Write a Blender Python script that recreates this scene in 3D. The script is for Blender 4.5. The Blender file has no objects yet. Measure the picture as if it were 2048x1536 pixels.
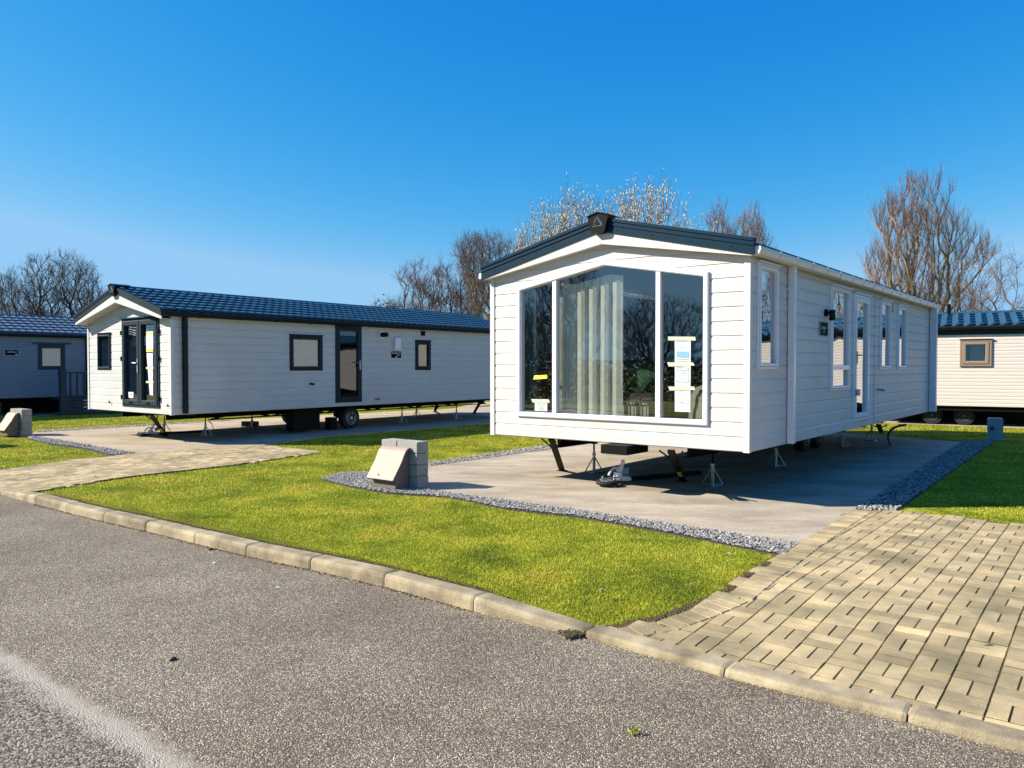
import bpy, bmesh, math, random
import numpy as np
from mathutils import Vector
random.seed(4); rng = np.random.default_rng(7)
R = math.radians
S = bpy.context.scene; COL = S.collection
# ------------------------------------------------------------------ camera, sky, sun, exposure
F, CX, CY, HY, CH = 1546., 1024., 768., 734., 1.62     # focal length etc. in photo pixels
PT = math.atan((CY - HY) / F)
cd = bpy.data.cameras.new('camera'); cam = bpy.data.objects.new('camera', cd); COL.objects.link(cam)
cd.sensor_width = 36; cd.lens = F * 36 / 2048; cd.clip_start = .05; cd.clip_end = 3000
cam.location = (0, 0, CH); cam.rotation_euler = (R(90) - PT, 0, 0); S.camera = cam
SUN_EL, SUN_AZ = 34., 2.                                # light travels along +X (azimuth ccw of +X)
w = bpy.data.worlds.new('World'); S.world = w; w.use_nodes = True
nt = w.node_tree; bg = nt.nodes['Background']
sky = nt.nodes.new('ShaderNodeTexSky'); sky.sky_type = 'NISHITA'; sky.sun_disc = False
sky.sun_elevation = R(SUN_EL); sky.sun_rotation = R(-90); sky.air_density = 1.0; sky.dust_density = .25; sky.ozone_density = 2.5
# per channel response of the sky: deep azure overhead, paler towards the horizon
sp = nt.nodes.new('ShaderNodeSeparateColor'); cb = nt.nodes.new('ShaderNodeCombineColor'); nt.links.new(sky.outputs[0], sp.inputs[0])
for i_, (g_, a_, mx_) in enumerate(((3.0, .069, 2.5), (.95, 1.07, 4.9), (.39, 3.67, 7.6))):
    pw = nt.nodes.new('ShaderNodeMath'); pw.operation = 'POWER'; pw.inputs[1].default_value = g_; nt.links.new(sp.outputs[i_], pw.inputs[0])
    ml = nt.nodes.new('ShaderNodeMath'); ml.operation = 'MULTIPLY'; ml.inputs[1].default_value = a_; nt.links.new(pw.outputs[0], ml.inputs[0])
    mn = nt.nodes.new('ShaderNodeMath'); mn.operation = 'MINIMUM'; mn.inputs[1].default_value = mx_; nt.links.new(ml.outputs[0], mn.inputs[0]); nt.links.new(mn.outputs[0], cb.inputs[i_])
nt.links.new(cb.outputs[0], bg.inputs[0]); bg.inputs[1].default_value = .0597
sl = bpy.data.lights.new('sun', 'SUN'); so = bpy.data.objects.new('sun', sl); COL.objects.link(so)
sl.energy = 5.0; sl.angle = R(.5); sl.color = (1, .91, .76)
so.rotation_euler = Vector((math.cos(R(SUN_EL)) * math.cos(R(SUN_AZ)), math.cos(R(SUN_EL)) * math.sin(R(SUN_AZ)), -math.sin(R(SUN_EL)))).to_track_quat('-Z', 'Y').to_euler()
so.location = (-20, 0, 20)
S.view_settings.view_transform = 'Standard'; S.view_settings.look = 'None'; S.view_settings.gamma = 1; S.view_settings.exposure = 1.04
# ------------------------------------------------------------------ photo survey helpers (pixel of the photograph -> point of the place)
def ray(x, y):
    a = (x - CX) / F; b = -(y - CY) / F
    return np.array([a, math.cos(PT) + b * math.sin(PT), -math.sin(PT) + b * math.cos(PT)])
def gp(x, y, z=0.):
    r = ray(x, y); t = (z - CH) / r[2]; return (r * t)[:2]
def gpoly(l, z=0.): return [tuple(gp(x, y, z)) for x, y in l]
# ------------------------------------------------------------------ materials
MT = {}
KA = .80      # all survey colours were noted a little too light
def nn(t, ty, **k):
    n = t.nodes.new(ty)
    for a, b in k.items(): setattr(n, a, b)
    return n
def mat(name, col, rough=.6, var=.08, scale=6., bump=0., bscale=60., metal=0., stretch=(1, 1, 1), island=0., spec=.5, col2=None, bdist=.01, coat=0., patch=None):
    if name in MT: return MT[name]
    m = bpy.data.materials.new(name); m.use_nodes = True; t = m.node_tree; p = t.nodes['Principled BSDF']; L = t.links.new
    p.inputs['Roughness'].default_value = rough; p.inputs['Metallic'].default_value = metal; p.inputs['Specular IOR Level'].default_value = spec
    p.inputs['Coat Weight'].default_value = coat
    tc = nn(t, 'ShaderNodeTexCoord'); mp = nn(t, 'ShaderNodeMapping'); mp.inputs['Scale'].default_value = stretch; L(tc.outputs['Object'], mp.inputs[0])
    n1 = nn(t, 'ShaderNodeTexNoise'); n1.inputs['Scale'].default_value = scale; n1.inputs['Detail'].default_value = 5; L(mp.outputs[0], n1.inputs['Vector'])
    col = tuple(v * KA for v in col); col2 = tuple(v * KA for v in col2) if col2 else None; c = Vector(col); a = nn(t, 'ShaderNodeMix', data_type='RGBA')
    lo = [max(0, v * (1 - var)) for v in c]; hi = [min(1, v * (1 + var)) for v in c]
    if col2: lo, hi = list(col), list(col2)
    a.inputs[6].default_value = (*lo, 1); a.inputs[7].default_value = (*hi, 1)
    mr = nn(t, 'ShaderNodeMapRange'); mr.inputs[1].default_value = .3; mr.inputs[2].default_value = .7; L(n1.outputs[0], mr.inputs[0]); L(mr.outputs[0], a.inputs[0])
    out = a.outputs[2]
    if patch:
        n3 = nn(t, 'ShaderNodeTexNoise'); n3.inputs['Scale'].default_value = patch[0]; n3.inputs['Detail'].default_value = 7; n3.inputs['Roughness'].default_value = .65; L(tc.outputs['Object'], n3.inputs['Vector'])
        rp = nn(t, 'ShaderNodeValToRGB'); e = rp.color_ramp.elements; e[0].position = .36; e[0].color = (*patch[1], 1); e[1].position = .62; e[1].color = (*patch[2], 1); L(n3.outputs[0], rp.inputs[0])
        mp3 = nn(t, 'ShaderNodeMix', data_type='RGBA', blend_type='MULTIPLY'); mp3.inputs[0].default_value = 1; L(out, mp3.inputs[6]); L(rp.outputs[0], mp3.inputs[7]); out = mp3.outputs[2]
    if island:
        g = nn(t, 'ShaderNodeNewGeometry'); h = nn(t, 'ShaderNodeHueSaturation'); mr2 = nn(t, 'ShaderNodeMapRange')
        mr2.inputs[3].default_value = 1 - island; mr2.inputs[4].default_value = 1 + island
        L(g.outputs['Random Per Island'], mr2.inputs[0]); L(mr2.outputs[0], h.inputs['Value']); L(out, h.inputs['Color']); out = h.outputs[0]
    L(out, p.inputs['Base Color'])
    if bump:
        n2 = nn(t, 'ShaderNodeTexNoise'); n2.inputs['Scale'].default_value = bscale; n2.inputs['Detail'].default_value = 4; L(mp.outputs[0], n2.inputs['Vector'])
        b = nn(t, 'ShaderNodeBump'); b.inputs['Strength'].default_value = bump; b.inputs['Distance'].default_value = bdist; L(n2.outputs[0], b.inputs['Height']); L(b.outputs[0], p.inputs['Normal'])
    MT[name] = m; return m
def glass(name, tint, refl, wob=.12, gcol=(1, 1, 1)):
    m = bpy.data.materials.new(name); m.use_nodes = True; t = m.node_tree; L = t.links.new; t.nodes.remove(t.nodes['Principled BSDF']); o = t.nodes['Material Output']
    tr = nn(t, 'ShaderNodeBsdfTransparent'); tr.inputs[0].default_value = (*tint, 1)
    gl = nn(t, 'ShaderNodeBsdfGlossy'); gl.inputs['Roughness'].default_value = .004; gl.inputs[0].default_value = (*gcol, 1)
    fr = nn(t, 'ShaderNodeLayerWeight'); fr.inputs[0].default_value = .5; pw = nn(t, 'ShaderNodeMath', operation='POWER'); pw.inputs[1].default_value = 3.2; L(fr.outputs['Facing'], pw.inputs[0])
    ad = nn(t, 'ShaderNodeMath', operation='MULTIPLY_ADD'); ad.use_clamp = True; ad.inputs[1].default_value = .9; ad.inputs[2].default_value = refl; L(pw.outputs[0], ad.inputs[0])
    n = nn(t, 'ShaderNodeTexNoise'); n.inputs['Scale'].default_value = 1.6; n.inputs['Detail'].default_value = 1; tc = nn(t, 'ShaderNodeTexCoord'); L(tc.outputs['Object'], n.inputs['Vector'])
    b = nn(t, 'ShaderNodeBump'); b.inputs['Strength'].default_value = wob; b.inputs['Distance'].default_value = .02; L(n.outputs[0], b.inputs['Height']); L(b.outputs[0], gl.inputs['Normal'])
    mx = nn(t, 'ShaderNodeMixShader'); L(ad.outputs[0], mx.inputs[0]); L(tr.outputs[0], mx.inputs[1]); L(gl.outputs[0], mx.inputs[2]); L(mx.outputs[0], o.inputs[0])
    MT[name] = m; return m
GRAIN = dict(stretch=(1.2, 1.2, 26), scale=2.2, bump=.25, bscale=5., bdist=.004)
m_cream = mat('cream_cladding', (.70, .672, .655), .5, .045, **GRAIN, patch=(1.4, (.94, .92, .88), (1.02, 1.02, 1.02)))
m_grey = mat('pale_grey_cladding', (.63, .64, .63), .5, .04, **GRAIN, patch=(1.2, (.94, .93, .90), (1.02, 1.02, 1.02)))
m_slate = mat('slate_blue_cladding', (.19, .25, .32), .5, .06, **GRAIN)
m_beige = mat('beige_cladding', (.78, .70, .63), .5, .05, **GRAIN)
m_creamtrim = mat('cream_trim', (.71, .685, .655), .45, .04)
m_fascia = mat('textured_cream_fascia', (.71, .68, .635), .5, .05, 9, .4, 60)
m_greytrim = mat('grey_trim', (.66, .67, .66), .45, .04)
m_upvc = mat('white_upvc', (.92, .90, .95), .28, .02)
m_gutter = mat('cream_upvc_gutter', (.80, .77, .70), .3, .04)
m_anth = mat('anthracite_frame', (.026, .042, .056), .5, .06, spec=.12)
m_dgutter = mat('black_gutter', (.010, .015, .022), .5, .1, spec=.2)
m_barge = mat('navy_barge', (.003, .028, .055), .5, .08, spec=.1)
m_capm = mat('black_plastic', (.005, .006, .007), .35, .1, spec=.15)
m_tileB = mat('blue_metal_tiles', (.018, .082, .155), .42, .16, 3.5, .15, 90, spec=.4)
m_tileC = mat('slate_metal_tiles', (.09, .15, .235), .5, .10, 3.5, .15, 90, spec=.35)
m_brown = mat('brown_frame', (.34, .25, .19), .4, .06)
m_black = mat('black_steel', (.006, .0065, .007), .6, .2, spec=.12)
m_galv = mat('galvanised_steel', (.48, .50, .50), .42, .14, 25, metal=.55)
m_rubber = mat('tyre_rubber', (.012, .012, .012), .8, .2)
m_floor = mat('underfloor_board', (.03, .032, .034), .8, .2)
m_inner = mat('interior_wall', (.22, .21, .19), .8, .04)
m_blind = mat('blind_fabric', (.88, .86, .76), .8, .05)
m_tealblind = mat('teal_blind_fabric', (.07, .13, .13), .8, .1)
m_paper = mat('white_paper', (.74, .76, .80), .6, .03, 12, .5, 18)
m_tape = mat('cream_tape', (.66, .66, .48), .6, .05)
m_yel = mat('yellow_sticker', (.85, .78, .02), .5, .03)
m_ink = mat('blue_ink', (.22, .48, .72), .6, .1); m_ink2 = mat('teal_ink', (.12, .45, .50), .6, .1); m_inkg = mat('grey_ink', (.42, .47, .52), .6, .1)
m_green = mat('green_ink', (.35, .62, .25), .6, .1); m_red = mat('red_plastic', (.35, .02, .02), .4, .1); m_orange = mat('orange_ink', (.85, .55, .15), .6, .1)
m_block = mat('grey_concrete_block', (.36, .36, .33), .9, .14, 9, .9, 90, island=.09, bdist=.006)
m_meter = mat('pinkish_grp_box', (.40, .305, .245), .6, .05, 5)
m_meterd = mat('brown_grp_box', (.20, .145, .12), .55, .06, 5)
m_white = mat('sign_white', (.8, .8, .8), .5, .02); m_signb = mat('sign_black', (.006, .008, .012), .9, .1, spec=.05); m_signg = mat('sign_grey', (.02, .045, .06), .9, .1, spec=.05)
m_glassA = glass('window_glass', (.90, .92, .90), .11)
m_glassD = glass('dark_window_glass', (.42, .48, .50), .30, .25)
m_glassB = glass('blue_window_glass', (.74, .80, .82), .07)
m_kerb = mat('kerb_concrete', (.36, .30, .20), .88, .22, 4, .9, 110, island=.10, bdist=.006, col2=(.27, .23, .155), patch=(3.0, (.62, .60, .52), (1.45, 1.42, 1.34)))
m_brick = mat('buff_block_paver', (.58, .45, .265), .85, .24, 5, .9, 150, island=.26, bdist=.008, col2=(.37, .305, .19), patch=(1.3, (.68, .70, .62), (1.22, 1.19, 1.10)))
m_joint = mat('sandy_joint', (.040, .028, .014), .95, .3, 1.8, .5, 80, col2=(.13, .115, .02))
m_stone = mat('blue_grey_gravel', (.34, .33, .31), .7, .25, 30, island=.55)
m_gravelbase = mat('gravel_bed', (.06, .055, .05), .9, .4, 90, .8, 120)
m_bark = mat('grey_brown_bark', (.115, .092, .068), .9, .3, 5, .5, 30)
m_barkg = mat('lichen_green_bark', (.22, .19, .085), .9, .35, 3, .5, 30)
m_twig = mat('brown_twigs', (.19, .125, .075), .9, .2, 2)
m_twigr = mat('reddish_twigs', (.36, .225, .14), .9, .2, 2)
m_twigd = mat('dark_twigs', (.075, .060, .045), .9, .2, 2)
m_catkin = mat('willow_catkins', (.62, .58, .42), .9, .2, 3, island=.3)
m_ivy = mat('ivy_leaves', (.045, .075, .02), .6, .3, 2, island=.3)
m_weed = mat('yellow_weed', (.42, .42, .03), .8, .2, 40, island=.2)
m_timber = mat('dark_stained_timber', (.030, .048, .065), .7, .2, 9, .4, 60)
m_hose = mat('blue_hose', (.03, .09, .16), .4, .1)
m_hook = mat('blue_grey_plastic', (.20, .33, .42), .45, .05)
m_warm = mat('warm_wood', (.10, .085, .07), .5, .2, 4)
m_cush = mat('green_cushion', (.03, .11, .07), .9, .4, 30)
m_sofa = mat('pale_sofa', (.42, .42, .38), .9, .05)
m_leaf = mat('dry_leaf', (.36, .24, .13), .8, .2)
# ------------------------------------------------------------------ mesh building
class MB:
    def __init__(s): s.v = []; s.f = []
    def quad(s, *p):
        n = len(s.v); s.v += [tuple(q) for q in p]; s.f.append(tuple(range(n, n + len(p))))
    def box(s, x0, x1, y0, y1, z0, z1, P=None):
        c = [(x, y, z) for x in (x0, x1) for y in (y0, y1) for z in (z0, z1)]
        if P: c = [P(*q) for q in c]
        n = len(s.v); s.v += [tuple(q) for q in c]
        for f in ((0, 1, 3, 2), (4, 6, 7, 5), (0, 4, 5, 1), (2, 3, 7, 6), (0, 2, 6, 4), (1, 5, 7, 3)): s.f.append(tuple(n + i for i in f))
    def prism(s, P, pts, d0, d1):
        n = len(s.v); k = len(pts)
        s.v += [tuple(P(a, b, d0)) for a, b in pts] + [tuple(P(a, b, d1)) for a, b in pts]
        s.f.append(tuple(range(n, n + k))); s.f.append(tuple(range(n + 2 * k - 1, n + k - 1, -1)))
        for i in range(k): j = (i + 1) % k; s.f.append((n + i, n + j, n + k + j, n + k + i))
    def tube(s, p0, p1, r0, r1=None, n=8, cap=True):
        r1 = r0 if r1 is None else r1; p0 = Vector(p0); p1 = Vector(p1); d = (p1 - p0).normalized()
        a = d.cross((0, 0, 1) if abs(d.z) < .9 else (1, 0, 0)).normalized(); b = d.cross(a); k = len(s.v)
        for p, r in ((p0, r0), (p1, r1)):
            for i in range(n):
                t = 2 * math.pi * i / n; s.v.append(tuple(p + a * (r * math.cos(t)) + b * (r * math.sin(t))))
        for i in range(n): j = (i + 1) % n; s.f.append((k + i, k + j, k + n + j, k + n + i))
        if cap: s.f.append(tuple(range(k, k + n))); s.f.append(tuple(range(k + 2 * n - 1, k + n - 1, -1)))
    def path(s, pts, r, n=8):
        for a, b in zip(pts, pts[1:]): s.tube(a, b, r, r, n)
    def frame(s, P, pts, wd, d0, d1, chamf=.012):
        inn = inset(pts, wd); inc = inset(pts, chamf); k = len(pts)
        rings = [[P(a, b, d0) for a, b in pts], [P(a, b, d1 - chamf * .6) for a, b in pts], [P(a, b, d1) for a, b in inc],
                 [P(a, b, d1) for a, b in inset(pts, wd - chamf)], [P(a, b, d1 - chamf) for a, b in inn], [P(a, b, d0) for a, b in inn]]
        n = len(s.v)
        for r in rings: s.v += [tuple(q) for q in r]
        for q in range(len(rings) - 1):
            for i in range(k): j = (i + 1) % k; s.f.append((n + q * k + i, n + q * k + j, n + (q + 1) * k + j, n + (q + 1) * k + i))
        return inn
    def build(s, name, m, parent=None, smooth=False):
        me = bpy.data.meshes.new(name); me.from_pydata(s.v, [], s.f); me.update(); me.materials.append(m)
        if smooth: me.polygons.foreach_set('use_smooth', [True] * len(me.polygons))
        o = bpy.data.objects.new(name, me); COL.objects.link(o)
        if parent: o.parent = parent
        return o
def npmesh(name, V, Fc, m, parent=None, smooth=False):
    V = np.asarray(V, np.float32); Fc = np.asarray(Fc, np.int32); k = Fc.shape[1]
    me = bpy.data.meshes.new(name); me.vertices.add(len(V)); me.vertices.foreach_set('co', V.ravel())
    me.loops.add(Fc.size); me.loops.foreach_set('vertex_index', Fc.ravel()); me.polygons.add(len(Fc))
    me.polygons.foreach_set('loop_start', np.arange(0, Fc.size, k, dtype=np.int32)); me.polygons.foreach_set('loop_total', np.full(len(Fc), k, np.int32))
    me.update(calc_edges=True); me.validate(); me.materials.append(m)
    me.polygons.foreach_set('use_smooth', np.full(len(Fc), bool(smooth)))
    o = bpy.data.objects.new(name, me); COL.objects.link(o)
    if parent: o.parent = parent
    return o
def inset(pts, w_):
    k = len(pts); A = sum(pts[i][0] * pts[(i + 1) % k][1] - pts[(i + 1) % k][0] * pts[i][1] for i in range(k)); sg = 1 if A > 0 else -1
    L = []
    for i in range(k):
        (x0, y0), (x1, y1) = pts[i], pts[(i + 1) % k]; dx, dy = x1 - x0, y1 - y0; l = math.hypot(dx, dy); nx, ny = -dy / l * sg, dx / l * sg
        L.append((nx, ny, nx * (x0 + nx * w_) + ny * (y0 + ny * w_)))
    out = []
    for i in range(k):
        a, b = L[i - 1], L[i]; D = a[0] * b[1] - a[1] * b[0]
        out.append(((a[2] * b[1] - b[2] * a[1]) / D, (a[0] * b[2] - b[0] * a[2]) / D))
    return out
def tag(o, label=None, cat=None, group=None, kind=None):
    if label: o['label'] = label
    if cat: o['category'] = cat
    if group: o['group'] = group
    if kind: o['kind'] = kind
    return o
def thing(name, label, cat, loc=(0, 0, 0), rz=0., group=None):
    o = bpy.data.objects.new(name, None); COL.objects.link(o); o.location = loc; o.rotation_euler = (0, 0, rz); o.empty_display_size = .2
    return tag(o, label, cat, group)
def text(parent, name, body, size, P, s, z, d, m, shear=0., ex=.0015):
    cu = bpy.data.curves.new(name, 'FONT'); cu.body = body; cu.size = size; cu.shear = shear; cu.extrude = ex; cu.align_x = 'CENTER'; cu.align_y = 'CENTER'
    o = bpy.data.objects.new(name, cu); COL.objects.link(o); bpy.context.view_layer.update()
    me = bpy.data.meshes.new_from_object(o.evaluated_get(bpy.context.evaluated_depsgraph_get())); bpy.data.objects.remove(o)
    for v in me.vertices: v.co = Vector(P(s + v.co.x, z + v.co.y, d + v.co.z))
    me.materials.clear(); me.materials.append(m); t = bpy.data.objects.new(name, me); COL.objects.link(t); t.parent = parent; return t
def rect(a, b, c, d): return [(a, c), (b, c), (b, d), (a, d)]
# ------------------------------------------------------------------ kerb line, ground heights
KPX = [(-900, 850), (-400, 912), (0, 989), (70, 1008), (133, 1025), (207, 1043), (291, 1062), (390, 1087), (492, 1112), (620, 1139), (768, 1173), (946, 1222), (1168, 1275), (1447, 1354), (1813, 1446)]
KD = [1, 1, .85] + [0] * 9 + [1, 1, 1]
KP = [gp(x, y, -.1) for x, y in KPX]
d_ = (KP[-1] - KP[-3]); d_ /= np.linalg.norm(d_)
for i in range(1, 9): KP.append(KP[14] + d_ * .915 * i); KD.append(1)
KP = np.array(KP); KD = np.array(KD, float)
def kdist(XY):
    """signed distance behind the kerb front edge (+ = lawn side) and how far the kerb is dropped there"""
    XY = np.atleast_2d(XY); best = np.full(len(XY), 1e9); sg = np.zeros(len(XY)); dr = np.zeros(len(XY))
    for i in range(len(KP) - 1):
        a, b = KP[i], KP[i + 1]; e = b - a; L2 = e @ e; t = np.clip(((XY - a) @ e) / L2, 0, 1); q = a + t[:, None] * e; v = XY - q; dd = np.hypot(v[:, 0], v[:, 1])
        nrm = np.array([-e[1], e[0]]) / math.sqrt(L2); m_ = dd < best - 1e-9; best[m_] = dd[m_]; s_ = v @ nrm
        sg[m_] = np.where(s_[m_] >= 0, 1, -1); dr[m_] = (KD[i] * (1 - t) + KD[i + 1] * t)[m_]
    return best * sg, dr
def Hg(XY):
    d, w_ = kdist(XY); q = np.clip(d / 1.9, 0, 1); q = q * q * (3 - 2 * q); return -.080 * w_ * (1 - q)
def inpoly(XY, poly):
    x, y = XY[:, 0], XY[:, 1]; c = np.zeros(len(XY), bool); j = len(poly) - 1
    for i in range(len(poly)):
        xi, yi = poly[i]; xj, yj = poly[j]
        c ^= ((yi > y) != (yj > y)) & (x < (xj - xi) * (y - yi) / (yj - yi + 1e-12) + xi); j = i
    return c
# ---- ground surface materials
def ground_material():
    m = bpy.data.materials.new('lawn_ground'); m.use_nodes = True; t = m.node_tree; p = t.nodes['Principled BSDF']; L = t.links.new
    p.inputs['Roughness'].default_value = .95; p.inputs['Specular IOR Level'].default_value = .1; tc = nn(t, 'ShaderNodeTexCoord')
    a = nn(t, 'ShaderNodeTexNoise'); a.inputs['Scale'].default_value = 1.1; a.inputs['Detail'].default_value = 6; b = nn(t, 'ShaderNodeTexNoise'); b.inputs['Scale'].default_value = 45; b.inputs['Detail'].default_value = 4
    L(tc.outputs['Object'], a.inputs[0]); L(tc.outputs['Object'], b.inputs[0])
    r = nn(t, 'ShaderNodeValToRGB'); e = r.color_ramp.elements; e[0].position = .3; e[0].color = (.09, .115, .006, 1); e[1].position = .72; e[1].color = (.24, .20, .02, 1)
    L(a.outputs[0], r.inputs[0]); mx = nn(t, 'ShaderNodeMix', data_type='RGBA', blend_type='MULTIPLY'); mx.inputs[0].default_value = 1
    r2 = nn(t, 'ShaderNodeValToRGB'); e = r2.color_ramp.elements; e[0].position = .3; e[0].color = (.55, .55, .55, 1); e[1].position = .7; e[1].color = (1.2, 1.2, 1.2, 1)
    L(b.outputs[0], r2.inputs[0]); L(r.outputs[0], mx.inputs[6]); L(r2.outputs[0], mx.inputs[7]); L(mx.outputs[2], p.inputs['Base Color'])
    bu = nn(t, 'ShaderNodeBump'); bu.inputs['Strength'].default_value = .8; bu.inputs['Distance'].default_value = .03; L(b.outputs[0], bu.inputs['Height']); L(bu.outputs[0], p.inputs['Normal']); return m
def asphalt_material(bandA, bandB):
    m = bpy.data.materials.new('asphalt'); m.use_nodes = True; t = m.node_tree; p = t.nodes['Principled BSDF']; L = t.links.new; tc = nn(t, 'ShaderNodeTexCoord'); O = tc.outputs['Object']
    p.inputs['Roughness'].default_value = .8; p.inputs['Specular IOR Level'].default_value = .3
    v = nn(t, 'ShaderNodeTexVoronoi'); v.inputs['Scale'].default_value = 135; L(O, v.inputs['Vector'])
    v2 = nn(t, 'ShaderNodeTexVoronoi'); v2.inputs['Scale'].default_value = 88; L(O, v2.inputs['Vector'])
    hs_ = nn(t, 'ShaderNodeSeparateColor'); L(v.outputs['Color'], hs_.inputs[0])
    r = nn(t, 'ShaderNodeValToRGB'); e = r.color_ramp.elements; e[0].position = 0; e[0].color = (.10, .085, .064, 1); e[1].position = 1; e[1].color = (.66, .565, .43, 1)
    k = e.new(.45); k.color = (.215, .182, .138, 1); k = e.new(.8); k.color = (.32, .27, .205, 1); L(hs_.outputs[0], r.inputs[0])
    ve = nn(t, 'ShaderNodeTexVoronoi', feature='DISTANCE_TO_EDGE'); ve.inputs['Scale'].default_value = 135; L(O, ve.inputs['Vector'])
    re_ = nn(t, 'ShaderNodeMapRange'); re_.inputs[1].default_value = .02; re_.inputs[2].default_value = .17; re_.inputs[3].default_value = .28; re_.inputs[4].default_value = 1.12; L(ve.outputs[0], re_.inputs[0])
    mb_ = nn(t, 'ShaderNodeVectorMath', operation='SCALE'); L(r.outputs[0], mb_.inputs[0]); L(re_.outputs[0], mb_.inputs['Scale'])
    n = nn(t, 'ShaderNodeTexNoise'); n.inputs['Scale'].default_value = .6; n.inputs['Detail'].default_value = 8; n.inputs['Roughness'].default_value = .68; L(O, n.inputs['Vector'])
    r3 = nn(t, 'ShaderNodeValToRGB'); e = r3.color_ramp.elements; e[0].position = .3; e[0].color = (.66, .61, .56, 1); e[1].position = .66; e[1].color = (1.16, 1.15, 1.13, 1); L(n.outputs[0], r3.inputs[0])
    mx = nn(t, 'ShaderNodeMix', data_type='RGBA', blend_type='MULTIPLY'); mx.inputs[0].default_value = 1; L(mb_.outputs[0], mx.inputs[6]); L(r3.outputs[0], mx.inputs[7])
    # a dusty worn seam across the road: distance to a line through two points, broken up by noise
    A = Vector((*bandA, 0)); B = Vector((*bandB, 0)); dr = (B - A).normalized(); nrm = Vector((-dr.y, dr.x, 0))
    sb = nn(t, 'ShaderNodeVectorMath', operation='SUBTRACT'); sb.inputs[1].default_value = A; L(O, sb.inputs[0])
    dt = nn(t, 'ShaderNodeVectorMath', operation='DOT_PRODUCT'); dt.inputs[1].default_value = nrm; L(sb.outputs[0], dt.inputs[0])
    nz = nn(t, 'ShaderNodeTexNoise'); nz.inputs['Scale'].default_value = 9; nz.inputs['Detail'].default_value = 6; L(O, nz.inputs['Vector'])
    ms = nn(t, 'ShaderNodeMath', operation='MULTIPLY_ADD'); ms.inputs[1].default_value = .16; ms.inputs[2].default_value = -.08; L(nz.outputs[0], ms.inputs[0])
    ad = nn(t, 'ShaderNodeMath', operation='ADD'); L(dt.outputs['Value'], ad.inputs[0]); L(ms.outputs[0], ad.inputs[1])
    ab = nn(t, 'ShaderNodeMath', operation='ABSOLUTE'); L(ad.outputs[0], ab.inputs[0])
    mr = nn(t, 'ShaderNodeMapRange'); mr.inputs[1].default_value = .02; mr.inputs[2].default_value = .11; mr.inputs[3].default_value = .92; mr.inputs[4].default_value = 0; L(ab.outputs[0], mr.inputs[0])
    side = nn(t, 'ShaderNodeMapRange'); side.inputs[1].default_value = .03; side.inputs[2].default_value = -.02; L(ad.outputs[0], side.inputs[0])   # beyond the seam (old coarse surface)
    v3 = nn(t, 'ShaderNodeSeparateColor'); L(v2.outputs['Color'], v3.inputs[0])
    r4 = nn(t, 'ShaderNodeValToRGB'); e = r4.color_ramp.elements; e[0].color = (.045, .038, .031, 1); e[1].color = (.36, .305, .245, 1); k = e.new(.5); k.color = (.15, .127, .10, 1); L(v3.outputs[0], r4.inputs[0])
    m2 = nn(t, 'ShaderNodeMix', data_type='RGBA'); L(side.outputs[0], m2.inputs[0]); L(mx.outputs[2], m2.inputs[6]); L(r4.outputs[0], m2.inputs[7])
    m3 = nn(t, 'ShaderNodeMix', data_type='RGBA'); L(mr.outputs[0], m3.inputs[0]); L(m2.outputs[2], m3.inputs[6]); m3.inputs[7].default_value = (.36, .315, .26, 1); L(m3.outputs[2], p.inputs['Base Color'])
    b1 = nn(t, 'ShaderNodeBump'); b1.inputs['Strength'].default_value = .75; b1.inputs['Distance'].default_value = .006; b1.invert = True; L(v.outputs['Distance'], b1.inputs['Height'])
    b2 = nn(t, 'ShaderNodeBump'); b2.inputs['Distance'].default_value = .006; b2.invert = True; L(v2.outputs['Distance'], b2.inputs['Height']); L(side.outputs[0], b2.inputs['Strength']); L(b1.outputs[0], b2.inputs['Normal'])
    L(b2.outputs[0], p.inputs['Normal']); return m
def concrete_material(name, c1, c2, dirt=(.13, .11, .085)):
    m = bpy.data.materials.new(name); m.use_nodes = True; t = m.node_tree; p = t.nodes['Principled BSDF']; L = t.links.new; tc = nn(t, 'ShaderNodeTexCoord'); O = tc.outputs['Object']
    p.inputs['Roughness'].default_value = .88; p.inputs['Specular IOR Level'].default_value = .25
    mp = nn(t, 'ShaderNodeMapping'); mp.inputs['Scale'].default_value = (1, 2.4, 1); mp.inputs['Rotation'].default_value = (0, 0, R(38)); L(O, mp.inputs[0])
    n = nn(t, 'ShaderNodeTexNoise'); n.inputs['Scale'].default_value = .8; n.inputs['Detail'].default_value = 9; n.inputs['Roughness'].default_value = .68; L(mp.outputs[0], n.inputs['Vector'])
    r = nn(t, 'ShaderNodeValToRGB'); e = r.color_ramp.elements; e[0].position = .36; e[0].color = (*[v * .88 for v in c1], 1); e[1].position = .62; e[1].color = (*[v * 1.06 for v in c2], 1); L(n.outputs[0], r.inputs[0])
    f = nn(t, 'ShaderNodeTexNoise'); f.inputs['Scale'].default_value = 75; f.inputs['Detail'].default_value = 3; L(O, f.inputs['Vector'])
    r2 = nn(t, 'ShaderNodeValToRGB'); e = r2.color_ramp.elements; e[0].position = .36; e[0].color = (*dirt, 1); e[1].position = .5; e[1].color = (1, 1, 1, 1); L(f.outputs[0], r2.inputs[0])
    mx = nn(t, 'ShaderNodeMix', data_type='RGBA', blend_type='MULTIPLY'); mx.inputs[0].default_value = .55; L(r.outputs[0], mx.inputs[6]); L(r2.outputs[0], mx.inputs[7]); L(mx.outputs[2], p.inputs['Base Color'])
    b = nn(t, 'ShaderNodeBump'); b.inputs['Strength'].default_value = .55; b.inputs['Distance'].default_value = .006; L(f.outputs[0], b.inputs['Height']); L(b.outputs[0], p.inputs['Normal']); return m
m_ground = ground_material(); m_road = asphalt_material(tuple(gp(10, 1322, -.1)), tuple(gp(340, 1530, -.1)))
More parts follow.
